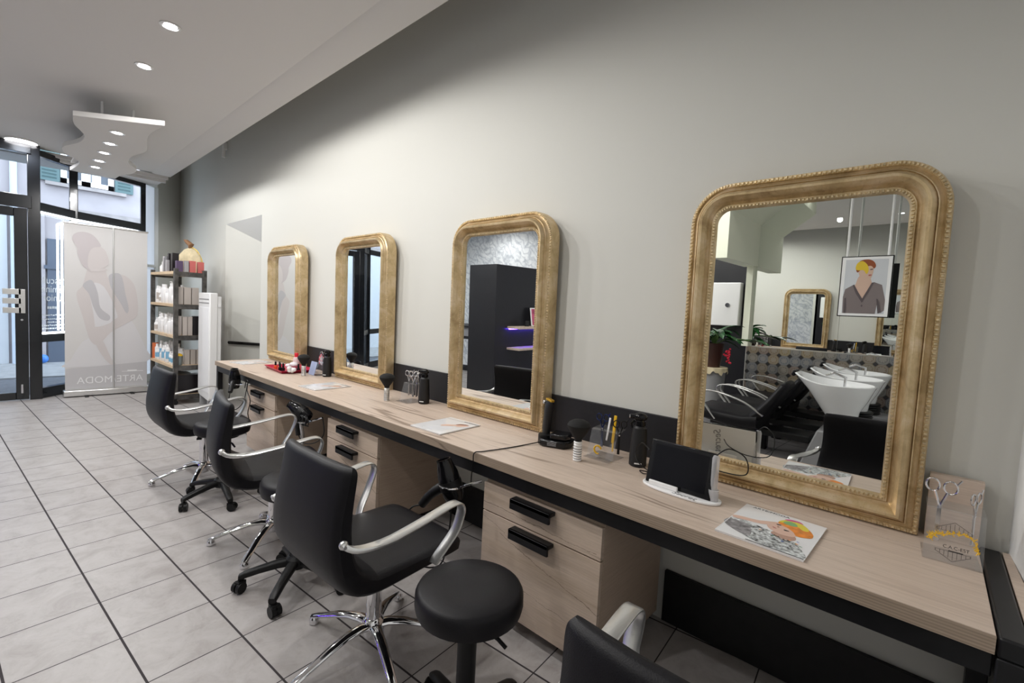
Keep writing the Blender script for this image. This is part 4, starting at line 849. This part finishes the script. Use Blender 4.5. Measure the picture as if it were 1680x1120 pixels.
# ---------------------------------------------------------------- magazines
COV = mat('glossy_white_cover', (.82, .82, .83), .18, coat=.5); MSK = mat('cover_skin', (.66, .44, .35), .35); MGR = mat('cover_grey_cloth', (.24, .23, .24), .4, var=(60, .6)); MPT = mat('cover_patterned_cloth', (.40, .42, .42), .4, var=(90, 1.0)); MOR = mat('cover_orange_hair', (.78, .25, .03), .3, var=(40, .3)); MYL = mat('cover_yellow_hair', (.70, .60, .06), .3); MGN = mat('cover_green_hair', (.18, .40, .16), .3); MPK = mat('cover_pink_hair', (.60, .08, .26), .3); MBR = mat('cover_brown_hair', (.22, .08, .04), .4); MBL = mat('cover_blue', (.05, .12, .45), .4); LGY = mat('cover_pale_grey', (.66, .67, .69), .3)
def magazine(cx, cy, rz, label, kind):
    t = thing('magazine', label, 'magazine', (cx, cy, HT + .0005), rz, 'magazines on the worktop')
    MB().box(-.118, .118, -.148, .148, 0, .0055).build('pages', WHITEPP, t); MB().box(-.120, .120, -.150, .150, .0055, .0065).build('cover', COV, t)
    MB().box(-.1205, -.118, -.149, .149, 0.0003, .0068).build('spine', COV, t)
    mp = lambda x, y, d: (x, y, .0067 + d)
    text_mesh('letters', 'ARTE/MODA', .020, INK, t, (-.095 if kind == 1 else .07, .134 if kind == 1 else .128, .0068), (0, 0, 0), extrude=.0001, align='LEFT' if kind == 1 else 'CENTER')
    if kind == 1:
        q = lambda a, c: (-.12 + .24 * a, .15 - .30 * c)
        def qq(*p): return [q(*v) for v in p]
        rg = random.Random(9); pat = []
        for k in range(70):
            a = rg.uniform(.36, .90); c = rg.uniform(.64, .93)
            if c < .50 + .52 * a - .05 and not (c > .93): 
                w_ = rg.uniform(.012, .035); h_ = rg.uniform(.008, .02); pat.append((rg.choice((7, 1, 7, 9, 1, 9, 8, 3, 10)), qq((a, c), (a + w_, c + h_ * .4), (a + w_ * .7, c + h_), (a - w_ * .3, c + h_ * 1.2)), 0))
        draw('cover_picture', [MSK, MGR, MPT, MOR, MYL, MGN, MPK, INK, MBL, COV, mat('cover_green', (.05, .25, .12), .4), mat('cover_shadow_skin', (.45, .27, .20), .35), mat('cover_lips', (.50, .17, .15), .35)], [
            (2, qq((.0, .58), (.10, .50), (.22, .52), (.38, .55), (.60, .60), (.78, .66), (.92, .80), (.985, .97), (.60, .975), (.30, .90), (.0, .74)), 1),
            (1, qq((.0, .60), (.10, .58), (.24, .60), (.33, .72), (.36, .88), (.20, .86), (.0, .74)), 1),
            (7, qq((.36, .975), (.99, .975), (.99, .99), (.36, .992)), 0),
            (0, qq((.0, .47), (.10, .43), (.28, .40), (.47, .30), (.50, .36), (.36, .47), (.20, .50), (.04, .53)), 1),
            (11, qq((.52, .60), (.60, .50), (.76, .52), (.80, .62), (.70, .68), (.58, .66)), 1),
            (0, qq((.42, .38), (.46, .30), (.56, .28), (.70, .36), (.78, .48), (.74, .56), (.62, .58), (.50, .54), (.43, .47)), 1),
            (3, qq((.50, .27), (.56, .16), (.68, .13), (.82, .20), (.92, .33), (.93, .43), (.86, .48), (.78, .50), (.72, .42), (.64, .36), (.56, .33)), 1),
            (4, qq((.50, .25), (.56, .14), (.68, .11), (.80, .17), (.86, .27), (.80, .30), (.72, .24), (.60, .24)), 1), (5, qq((.55, .22), (.60, .16), (.68, .17), (.72, .24), (.66, .27), (.58, .26)), 1), (6, qq((.54, .14), (.60, .09), (.70, .08), (.76, .13), (.68, .12), (.58, .15)), 1),
            (3, qq((.60, .30), (.74, .30), (.86, .38), (.90, .44), (.80, .44), (.70, .37)), 1), (7, qq((.50, .34), (.545, .33), (.56, .345), (.52, .36)), 1), (7, qq((.62, .43), (.67, .43), (.68, .445), (.63, .455)), 1), (12, qq((.485, .44), (.52, .45), (.545, .475), (.51, .475)), 1), (11, qq((.53, .38), (.56, .41), (.545, .43), (.53, .41)), 1)] + pat, mp, t, 4, .00008)
    else:
        draw('cover_picture', [MSK, MBR, LGY, INK], [
            (2, [(-.05, -.12), (.03, -.13), (.08, -.05), (.05, .0), (-.01, -.03)], 1), (0, [(-.02, -.02), (.0, -.03), (.03, .0), (.05, .03), (.04, .05), (.015, .03), (-.01, .01)], 1),
            (0, [(.04, .03), (.07, .02), (.105, .06), (.10, .075), (.06, .06)], 1), (1, [(.03, .045), (.05, .05), (.09, .085), (.07, .088), (.04, .07)], 1), (3, [(-.118, .1195), (.118, .1195), (.118, .121), (-.118, .121)], 0)], mp, t, 4, .00012)
    return t
magazine(-.325, -.415, math.radians(-2), 'glossy magazine with a model in rainbow orange hair, on the worktop near the tablet', 1)
magazine(-1.935, -.405, math.radians(3), 'white magazine lying before the second nearest gilt mirror', 2)
magazine(-3.40, -.383, math.radians(5), 'white magazine lying before the third gilt mirror', 2)
magazine(-5.03, -.36, math.radians(14), 'magazine with pale cover at the far end of the worktop', 2)

# ---------------------------------------------------------------- tablet on stand
ts = thing('tablet_stand', 'white oval tablet stand holding the tablet, beside the nearest mirror', 'stand', (-.655, -.33, HT + .0005), math.radians(-3))
b = MB(); b.prism([(.150 * math.copysign(abs(math.cos(a)) ** .8, math.cos(a)), .060 * math.copysign(abs(math.sin(a)) ** .9, math.sin(a))) for a in [2 * PI * j / 44 for j in range(44)]], .010, 'xy', 0); b.build('base', WHITEP, ts, .003)
MB().box(-.11, .005, -.040, -.030, .010, .028).build('lip', WHITEP, ts, .003); MB().box(-.07, .05, .032, .045, .010, .05).build('back_support', WHITEP, ts, .003)
text_mesh('letters', 'Secret', .034, GREYP, ts, (.035, -.047, .0104), (0, 0, 0), shear=.35)
MB().lathe([(.018, 0.010), (.018, .05), (.015, .05), (.015, .012)], 20, (.122, -.002, 0)).build('pen_cup', TUBEC, ts)
tb = thing('tablet', 'black tablet computer leaning back on the white oval stand', 'tablet', (-.660, -.352, HT + .0115), math.radians(-3), rx=math.radians(-13))
MB().box(-.130, .125, 0, .007, .0, .168).build('case', GLOSSB, tb, .003); MB().box(-.126, .121, -.0008, 0, .004, .164).build('bezel', GLOSSB, tb, .0005); MB().box(-.110, .100, -.0016, -.0008, .016, .152).build('screen', SCREEN, tb)
MB().box(.104, .112, -.002, -.0008, .060, .108).build('home_button', PLASTIC, tb, .001)
MB().box(-.125, .120, .007, .0078, .003, .165).build('back_cover', WHITEP, tb, .0005)
text_mesh('letters', 'Secret', .045, GREYP, tb, (-.04, .0086, .09), (PI / 2, PI / 2, PI), shear=.35)
st2 = thing('stylus_tube', 'frosted clear tube standing in the cup of the tablet stand', 'tube', (-.533, -.338, HT + .0125)); MB().lathe([(.012, 0), (.0125, .15), (.009, .16), (.0, .162)], 16).build('tube', TUBEC, st2)
cb = MB(); cb.tube(smooth_poly([(-.533, -.338, HT + .174), (-.50, -.31, HT + .20), (-.455, -.27, HT + .17), (-.46, -.23, HT + .10), (-.54, -.22, HT + .085), (-.62, -.24, HT + .10), (-.66, -.29, HT + .115)], 6, False), .0022, 8)
tag(cb.build('charging_cable', PLASTIC), 'thin black cable looping from the clear tube behind the tablet', 'cable')
cb = MB(); cb.tube(smooth_poly([(-.79, -.325, HT + .13), (-.85, -.27, HT + .135), (-.885, -.25, HT + .09), (-.86, -.27, HT + .05), (-.80, -.27, HT + .022), (-.775, -.25, HT + .006), (-.80, -.22, HT + .004), (-.87, -.225, HT + .004), (-.84, -.26, HT + .006), (-.80, -.28, HT + .02)], 6, False), .0022, 8); cb.tube([(-.80, -.27, HT + .016), (-.765, -.255, HT + .016)], .006, 10)
tag(cb.build('charging_cable', PLASTIC), 'black cable curling on the worktop at the left edge of the tablet', 'cable')

# ---------------------------------------------------------------- brushes, sprays, scissor holders
def neck_brush(x, y, lab):
    t = thing('neck_brush', lab, 'brush', (x, y, HT + .0005), 0, 'neck brushes on the worktop'); b = MB(); pr = []
    for k in range(8): z = .011 * k; pr += [(.0165, z), (.019, z + .003), (.019, z + .008), (.0165, z + .011)]
    b.lathe([(.014, 0)] + pr + [(.012, .09)], 22); b.build('handle', WHITEP if x > -1.5 else ALU, t)
    b = MB()
    for k in range(7): b.lathe([(.0172, .0105 * k + .0095), (.0182, .0105 * k + .0112), (.0172, .013 + .0105 * k)], 20)
    b.build('handle_rings', PLASTIC, t)
    b = MB(); b.lathe([(.016, .085), (.017, .098), (.033, .122), (.049, .148), (.052, .160), (.045, .172), (.028, .182), (.0, .188)], 26); b.build('bristles', BRISTLE, t); return t
neck_brush(-1.125, -.325, 'black-bristled neck brush with white ringed handle, nearest the viewer')
neck_brush(-2.700, -.292, 'black-bristled neck brush before the upstand between second and third mirror')
neck_brush(-3.99, -.29, 'black-bristled neck brush beside the magenta tray')
def spray(x, y, lab, rz=0):
    t = thing('spray_bottle', lab, 'spray bottle', (x, y, HT + .0005), rz, 'matt black spray bottles'); t.scale = (1.1, 1.1, 1.18)
    MB().lathe([(.030, 0), (.034, .004), (.034, .04), (.029, .125), (.027, .142), (.018, .150), (.016, .156)], 28).build('bottle', mat('matt_black_bottle', (.010, .010, .011), .5), t)
    b = MB(); b.lathe([(.019, .150), (.021, .152), (.021, .168), (.017, .172)], 20); b.sphere((0, .0, .182), .022, 14, 8, (1.25, .85, .75)); b.tube([(-.022, 0, .183), (-.040, 0, .182)], .008, 10); b.tube([(-.022, 0, .170), (-.033, 0, .155), (-.030, 0, .140)], .0045, 8); b.build('trigger_head', GLOSSB, t)
    MB().tube([(-.040, 0, .182), (-.043, 0, .182)], .006, 10).build('nozzle', CHROME, t); MB().box(-.014, .014, -.0352, -.0343, .013, .0175).build('small_print', WHITEP, t); return t
spray(-.915, -.165, 'matt black spray bottle between the scissor holder and the tablet', .5)
spray(-2.495, -.135, 'matt black spray bottle left of the second nearest mirror', .5)
spray(-3.868, -.14, 'matt black spray bottle left of the third mirror', .5)
def scissors(name, lab, loc, m, rx=0, rz=0, sc=1.0, group=None, m2=None):
    t = thing(name, lab, 'scissors', loc, rz, group, rx)
    for s in (-1, 1):
        b = MB(); b.tube([(s * .017 * sc + .013 * sc * math.cos(a), 0, .040 * sc + .016 * sc * math.sin(a)) for a in [2 * PI * j / 18 for j in range(18)]], .0024 * sc, 8, closed=True)
        b.tube(smooth_poly([(s * .012 * sc, 0, .025 * sc), (s * .007 * sc, 0, .010 * sc), (-s * .001, 0, -.010 * sc), (-s * .002, 0, -.03 * sc)], 3, False), [.003 * sc] * 9 + [.0026 * sc], 8) if False else b.tube([(s * .012 * sc, 0, .026 * sc), (s * .007 * sc, 0, .010 * sc), (0, 0, -.012 * sc)], .003 * sc, 8)
        b.obox((-s * .0015 * sc, s * .0008, -.055 * sc), (.007 * sc, .0016, .09 * sc), 0, 0, s * .02); b.build('blade_half', (m2 if (m2 and s < 0) else m), t)
    MB().tube([(.028 * sc, 0, .050 * sc), (.036 * sc, 0, .064 * sc)], .0022 * sc, 8).build('finger_rest', m, t); MB().tube([(0, -.003, -.012 * sc), (0, .003, -.012 * sc)], .0035 * sc, 10).build('pivot_screw', CHROME, t)
    return t
def sheet(b, x0, x1, p, t=.003):
    """acrylic sheet: path p in the y-z plane extruded along x"""
    for i in range(len(p) - 1):
        a = Vector((0, *p[i])); c = Vector((0, *p[i + 1])); d = c - a; L = d.length; mid = (a + c) / 2; ang_ = math.atan2(d.z, d.y); b.obox(((x0 + x1) / 2, mid.y, mid.z), (x1 - x0, L + t * .8, t), 0, ang_)
def holder(x, y, w, lab):
    t = thing('scissor_holder', lab, 'scissor holder', (x, y, HT + .002), 0, 'clear acrylic scissor holders'); b = MB()
    sheet(b, -w / 2, w / 2, [(-.075, .0), (.055, .0), (.055, .002)]); sheet(b, -w / 2, w / 2, [(-.045, .001), (-.012, .120), (.060, .128)]); b.build('bent_sheet', ACRYL, t); return t
holder(-1.075, -.175, .135, 'clear acrylic scissor holder with yellow comb, between clipper dock and spray bottle')
holder(-2.60, -.165, .135, 'clear acrylic holder crowded with silver scissors, left of second nearest mirror')
holder(-3.965, -.135, .10, 'clear acrylic scissor holder behind the neck brush by the magenta tray')
BLUSC = mat('blue_black_steel', (.03, .05, .16), .15, .9)
scissors('scissors', 'dark blue scissors in the near acrylic holder', (-1.110, -.150, HT + .135), BLUSC, .05, .2)
scissors('scissors', 'black handled scissors at the right of the near acrylic holder', (-1.020, -.150, HT + .120), PLASTIC, 0, .6, 1.0)
cmb = thing('comb', 'yellow razor comb standing in the near acrylic holder', 'comb', (-1.048, -.150, HT + .07)); MB().obox((0, 0, .06), (.014, .006, .13), 0, 0, .06).obox((-.002, 0, -.02), (.010, .004, .05)).build('body', YELLOW, cmb, .002)
cmb = thing('comb', 'white comb tip standing in the near acrylic holder', 'comb', (-1.078, -.150, HT + .07)); MB().obox((0, 0, .055), (.010, .004, .11), 0, 0, .12).build('body', WHITEPP, cmb, .002)
for k, (dx, dy) in enumerate(((-.055, .0), (-.025, .012), (.0, -.004), (.018, .010), (.046, .006))):
    scissors('scissors', 'silver scissors among those in the middle acrylic holder', (-2.60 + dx, -.145 + dy, HT + .140), STEEL, 0, .3 + .5 * k, 1.1, 'silver scissors in the middle holder')
for k, (dx, dy) in enumerate(((-.03, .0), (.0, .012), (.03, .0))):
    scissors('scissors', 'silver scissors in the acrylic holder by the magenta tray', (-3.965 + dx, -.118 + dy, HT + .140), STEEL, 0, .4 + .6 * k, 1.1, 'silver scissors in the far holder')
lg = MB(); lg.tube([(.018 * math.cos(a), 0, .018 * math.sin(a)) for a in [PI * .1 + 1.5 * PI * j / 16 for j in range(17)]], .004, 6)
eo = tag(lg.build('yellow_wreath_mark', YELLOW), 'small yellow wreath print standing on the near acrylic holder', 'emblem'); eo.location = (-1.085, -.222, HT + .04)
# right-hand acrylic holder with lettering
ra = thing('scissor_display', 'clear acrylic scissor display with yellow wreath at the right end of the worktop', 'scissor holder', (.090, -.235, HT + .002), math.radians(3)); b = MB()
sheet(b, -.062, .062, [(-.018, .0), (.10, .0)]); sheet(b, -.062, .062, [(-.018, .001), (.006, .145), (.075, .150)]); b.build('bent_sheet', ACRYL, ra)
def rm(x, z, d): return (x, -.020 - d + .024 * z / .145 * 1.0 - .0005, z)
yw = MB()
rn = random.Random(5)
for k in range(60):
    a = PI * (1.08 - 1.16 * k / 59); x = .050 * math.cos(a); z = .058 + .026 * max(-.35, math.sin(a)) - .012 * math.cos(3 * a) * .4
    for q in range(2):
        yw.tube([rm(x, z, .0005), rm(x + rn.uniform(-.008, .008), z + rn.uniform(-.009, .009), .0012)], .0011, 5)
yw.build('wreath_print', YELLOW, ra)
text_mesh('letters', 'C.A.C-EST', .0125, INK, ra, rm(.006, .045, .001), (PI / 2 - .165, 0, 0), extrude=.0002)
MB().obox(rm(.006, .035, .001), (.030, .0005, .003)).build('small_print', INK, ra)
for s, zc in ((1, .092), (-1, .030)):
    hl = MB()
    for k in range(9): x = -.036 + .009 * k; hl.tube([rm(x, zc - s * .004, .001), rm(x, zc + s * (.018 - .0042 * abs(k - 4)), .001)], .0004, 4)
    hl.tube([rm(-.038, zc, .001), rm(0, zc + s * .022, .001)], .0005, 4); hl.tube([rm(.038, zc, .001), rm(0, zc + s * .022, .001)], .0005, 4); hl.tube([rm(-.038, zc - s * .004, .001), rm(.038, zc - s * .004, .001)], .0004, 4)
    hl.build('line_emblem', INK, ra)
scissors('scissors', 'silver scissors with large finger rings in the right-hand acrylic display', (.055, -.205, HT + .158), STEEL, 0, -.15, 1.15)
scissors('scissors', 'silver scissors seen edge-on at the right of the acrylic display', (.128, -.205, HT + .150), STEEL, 0, 1.15, .95)

# ---------------------------------------------------------------- clipper dock
cl = thing('clipper_dock', 'black charging dock with small label, beside the second nearest mirror', 'charger', (-1.325, -.20, HT + .0005), math.radians(20))
b = MB(); b.prism([(-.085, -.045), (-.06, -.065), (.05, -.065), (.075, -.03), (.075, .05), (-.07, .055)], .035, 'xy', 0); b.build('base', GLOSSB, cl, .008)
MB().prism([(-.03, -.05), (.05, -.05), (.065, -.02), (.06, .04), (-.03, .045)], .03, 'xy', .035).build('top_shell', GLOSSB, cl, .008)
MB().lathe([(.034, 0), (.034, .045), (.020, .052)], 24, (-.068, .0, 0)).build('holder_cup', PLASTIC, cl)
b = MB()
for k in range(5): b.box(-.035, .01, -.0658, -.0652, .010 + .004 * k, .0115 + .004 * k)
b.build('label_lines', GREYP, cl)
cp = thing('hair_clipper', 'black hair clipper with gold blade standing in its dock', 'clipper', (-1.385, -.220, HT + .05), math.radians(-15))
b = MB(); rings = []
for z, w, d_, off in ((0, .018, .017, 0), (.03, .021, .019, 0), (.08, .019, .018, .004), (.12, .021, .020, .010), (.155, .024, .017, .016), (.165, .022, .014, .018)):
    rings.append([(off + w * c, d_ * s_, z) for c, s_ in srect(1, 1, 18, .7)])
b.ring_loft(rings); b.build('body', mat('satin_black_plastic', (.012, .012, .013), .4), cp); MB().obox((.020, -.002, .172), (.044, .020, .010), 0, 0, .15).build('blade', mat('gold_blade', (.70, .42, .05), .3, .8), cp, .001)
MB().obox((-.008, -.004, .158), (.012, .034, .016), 0, 0, .3).build('side_lever', ALU, cp, .002)
cb = MB(); cb.tube(smooth_poly([(-1.39, -.25, HT + .012), (-1.42, -.33, HT + .004), (-1.44, -.45, HT + .004), (-1.47, -.57, HT + .004), (-1.485, -.612, HT + .002), (-1.488, -.615, HT - .04), (-1.50, -.61, HT - .12), (-1.51, -.60, HT - .18)], 6, False), .0028, 8)
tag(cb.build('power_cable', PLASTIC), 'black power cable running from the clipper dock over the worktop edge', 'cable')

# ---------------------------------------------------------------- manicure tray and contents
ty = thing('tray', 'magenta red plastic tray holding nail polishes on the far worktop', 'tray', (-4.385, -.245, HT + .0005), math.radians(-4))
b = MB(); o_ = [(-.235, -.15), (.235, -.15), (.235, .15), (-.235, .15)]; sc_ = lambda f, z: [(x * f, y * f, z) for x, y in o_]
b.ring_loft([sc_(.90, 0), sc_(1.0, .024), sc_(1.05, .026), sc_(1.05, .023), sc_(1.0, .020) , sc_(.90, .0032)][:3] + [sc_(.98, .026), sc_(.885, .004)], True, smooth=False); b.build('tray', RED, ty, .002)
def polish(x, y, m, lab, h=.07, cap=PLASTIC, grp=None):
    t = MB(); t.lathe([(.014, 0), (.015, .003), (.015, .030), (.006, .036)], 14); o = t.build('nail_polish', m, None, loc=(x, y, HT + .006)); tag(o, lab, 'nail polish', grp); MB().lathe([(.009, .036), (.0075, h), (.0, h)], 12).build('cap', cap, o)
OR1 = mat('orange_polish', (.80, .12, .04), .15); polish(-4.455, -.345, OR1, 'orange nail polish, leftmost at the front of the tray'); polish(-4.415, -.325, mat('coral_polish', (.75, .16, .08), .15), 'coral nail polish just right of the orange one')
polish(-4.325, -.355, PLASTIC, 'black nail polish at the front of the tray, left one'); polish(-4.295, -.340, PLASTIC, 'black nail polish at the front of the tray, right one'); polish(-4.20, -.245, PLASTIC, 'dark nail polish standing alone in the right half of the tray'); polish(-4.225, -.30, RED, 'red nail polish in the middle of the tray', .045, RED)
rb = thing('remover_bottle', 'pale pink remover bottle with red cap standing in the tray', 'bottle', (-4.46, -.155, HT + .006)); MB().lathe([(.028, 0), (.030, .004), (.030, .085), (.026, .10), (.014, .105)], 20).build('bottle', mat('pale_pink_plastic', (.78, .62, .62), .3), rb); MB().lathe([(.017, .103), (.017, .140), (.015, .143), (.0, .143)], 18).build('cap', mat('bright_red_cap', (.70, .02, .04), .3), rb)
ct = MB()
for c, r in (((-4.36, -.22, .035), .045), ((-4.31, -.24, .050), .038), ((-4.40, -.25, .03), .03)): ct.sphere((c[0], c[1], HT + c[2] + .008), r, 12, 8, (1.2, 1, .7))
tag(ct.build('cotton_pack', mat('cotton_film', (.78, .74, .77), .3, bump=(40, 1.0))), 'clear pack of pale cotton pads lying in the tray', 'cotton')
ct = MB()
for k in range(9): ct.sphere((-4.12 + rn.uniform(-.03, .03), -.35 + rn.uniform(-.025, .025), HT + .028 + rn.uniform(0, .025)), .018, 8, 6)
tag(ct.build('cotton_balls', WHITEPP), 'little heap of white cotton at the right corner of the tray', 'cotton')
fc = thing('nail_color_wheel', 'fan of red and pink nail colour samples standing behind the tray', 'sample fan', (-4.10, -.075, HT + .004), 0)
MB().tube([(0, 0, 0), (0, 0, .10)], .006, 8).build('stand', ACRYL, fc); MB().tube([(0, -.004, .105), (0, .004, .105)], .040, 24).build('disc', mat('pale_grey_disc', (.45, .42, .44), .4), fc)
b = MB(); b2 = MB()
for k in range(14):
    a = PI * (-.15 + 1.3 * k / 13); (b if k % 2 else b2).obox((.052 * math.cos(a), 0, .105 + .052 * math.sin(a)), (.026, .004, .013), 0, 0, -a)
b.build('red_samples', mat('red_sample', (.65, .03, .08), .3), fc); b2.build('pink_samples', mat('pink_sample', (.75, .35, .38), .3), fc)
MB().box(-.012, .012, -.012, .012, -.0035, .001).build('foot', ACRYL, fc)
cdh = thing('leaflet_stand', 'pale blue card in a leaning clear stand beside the far scissor holder', 'stand', (-4.01, -.20, HT + .001), 0)
MB().obox((0, 0, .058), (.11, .003, .118), 0, -.25).build('card', mat('pale_blue_card', (.42, .48, .70), .3), cdh)

# ---------------------------------------------------------------- hair dryers in their holders
def dryer(lab, loc, rz, pitch, cord, m=PLASTIC, grp='hair dryers hanging under the bench'):
    t = bpy.data.objects.new('hair_dryer', None); COL.objects.link(t); t.location = loc; t.rotation_euler = (pitch, 0, rz); tag(t, lab, 'hair dryer', grp)
    # barrel along local z (nozzle up), handle towards local -y
    b = MB(); b.lathe([(.020, -.10), (.034, -.095), (.043, -.07), (.046, -.02), (.044, .02), (.036, .05), (.030, .075), (.031, .08), (.026, .08), (.024, .05)], 26); b.build('barrel', GLOSSB, t)
    b = MB(); b.lathe([(.047, -.045), (.0475, -.04), (.0475, -.015), (.047, -.01)], 26); b.build('rear_band', m, t)
    b = MB(); b.tube(smooth_poly([(0, -.02, -.03), (0, -.06, -.035), (0, -.11, -.055), (0, -.155, -.085)], 3, False), [.024, .024, .023, .022, .021, .020, .019, .019, .018, .017], 14); b.build('handle', m, t)
    b = MB(); b.tube(smooth_poly([(0, -.155, -.085)] + cord, 5, False), .0035, 8); b.build('cord', PLASTIC, t); return t
def ring_holder(lab, loc, arm, r=.05):
    t = thing('dryer_holder', lab, 'dryer holder', loc, 0, 'chrome dryer holders')
    b = MB(); b.tube([(r * math.cos(a), r * math.sin(a), 0) for a in [2 * PI * j / 24 for j in range(24)]], .0045, 8, closed=True); b.build('ring', CHROME, t)
    b = MB(); b.tube(smooth_poly(arm, 4, False), .006, 8); b.build('arm', CHROME, t); return t
def hang(o, t):
    bpy.context.view_layer.update(); o.parent = t; o.matrix_parent_inverse = t.matrix_world.inverted(); return o
ring_holder('chrome ring holder on the near drawer unit, holding a dryer', (-1.565, -.675, .580), [(.05, 0, 0), (.10, .01, .03), (.15, .05, .05)])
dryer('black hair dryer hanging in the holder behind the near stool', (-1.580, -.675, .610), math.radians(-62), math.radians(20), [(.0, -.21, -.09), (.02, -.27, -.16), (.03, -.25, -.30), (.02, -.14, -.34), (.05, -.04, -.20), (.08, .02, -.08)]).scale = (1.1, 1.1, 1.1)
t = ring_holder('chrome ring holder with curved white arm at the middle knee space', (-3.13, -.655, .560), [(.046, 0, 0), (.12, .01, .03), (.20, .03, .06)], .046)
b = MB(); b.tube(smooth_poly([(-.05, .0, -.005), (-.07, .01, -.04), (-.07, .02, -.11), (-.12, .04, -.20), (-.22, .10, -.34)], 5, False), .013, 10); b.build('curved_arm', ALU, t)
dryer('black hair dryer lying across at the middle drawer unit with coiled cord', (-3.22, -.655, .622), math.radians(-60), math.radians(62), [(.03, -.16, -.16), (.05, -.10, -.24), (.03, -.02, -.26), (.0, .06, -.18)])
cb = MB(); pts = []
for k in range(60): a = k * .62; pts.append((-3.12 + .040 * math.cos(a) + .0015 * k - .04, -.665 + .010 * math.sin(a * .7), .570 + .032 * math.sin(a)))
cb.tube(pts, .0035, 6); tag(cb.build('coiled_power_cord', PLASTIC), 'coil of black cord hanging at the curved holder', 'cord')
ring_holder('chrome ring holder under the far end of the bench', (-4.52, -.655, .620), [(.05, 0, 0), (.12, .01, .01), (.20, .03, .02)])
dryer('glossy black hair dryer hanging nozzle up at the far end of the bench', (-4.545, -.655, .672), math.radians(60), math.radians(8), [(.0, -.19, -.16), (.03, -.14, -.25), (.08, -.06, -.20), (.10, .0, -.06)])
cb = MB(); cb.tube(smooth_poly([(-4.33, -.64, .61), (-4.30, -.64, .68), (-4.26, -.64, .67), (-4.28, -.64, .60), (-4.20, -.64, .52), (-4.25, -.64, .40), (-4.22, -.62, .30)], 5, False), .004, 8); tag(cb.build('looped_power_cord', PLASTIC), 'looped black cord hanging beside the far hair dryer', 'cord')
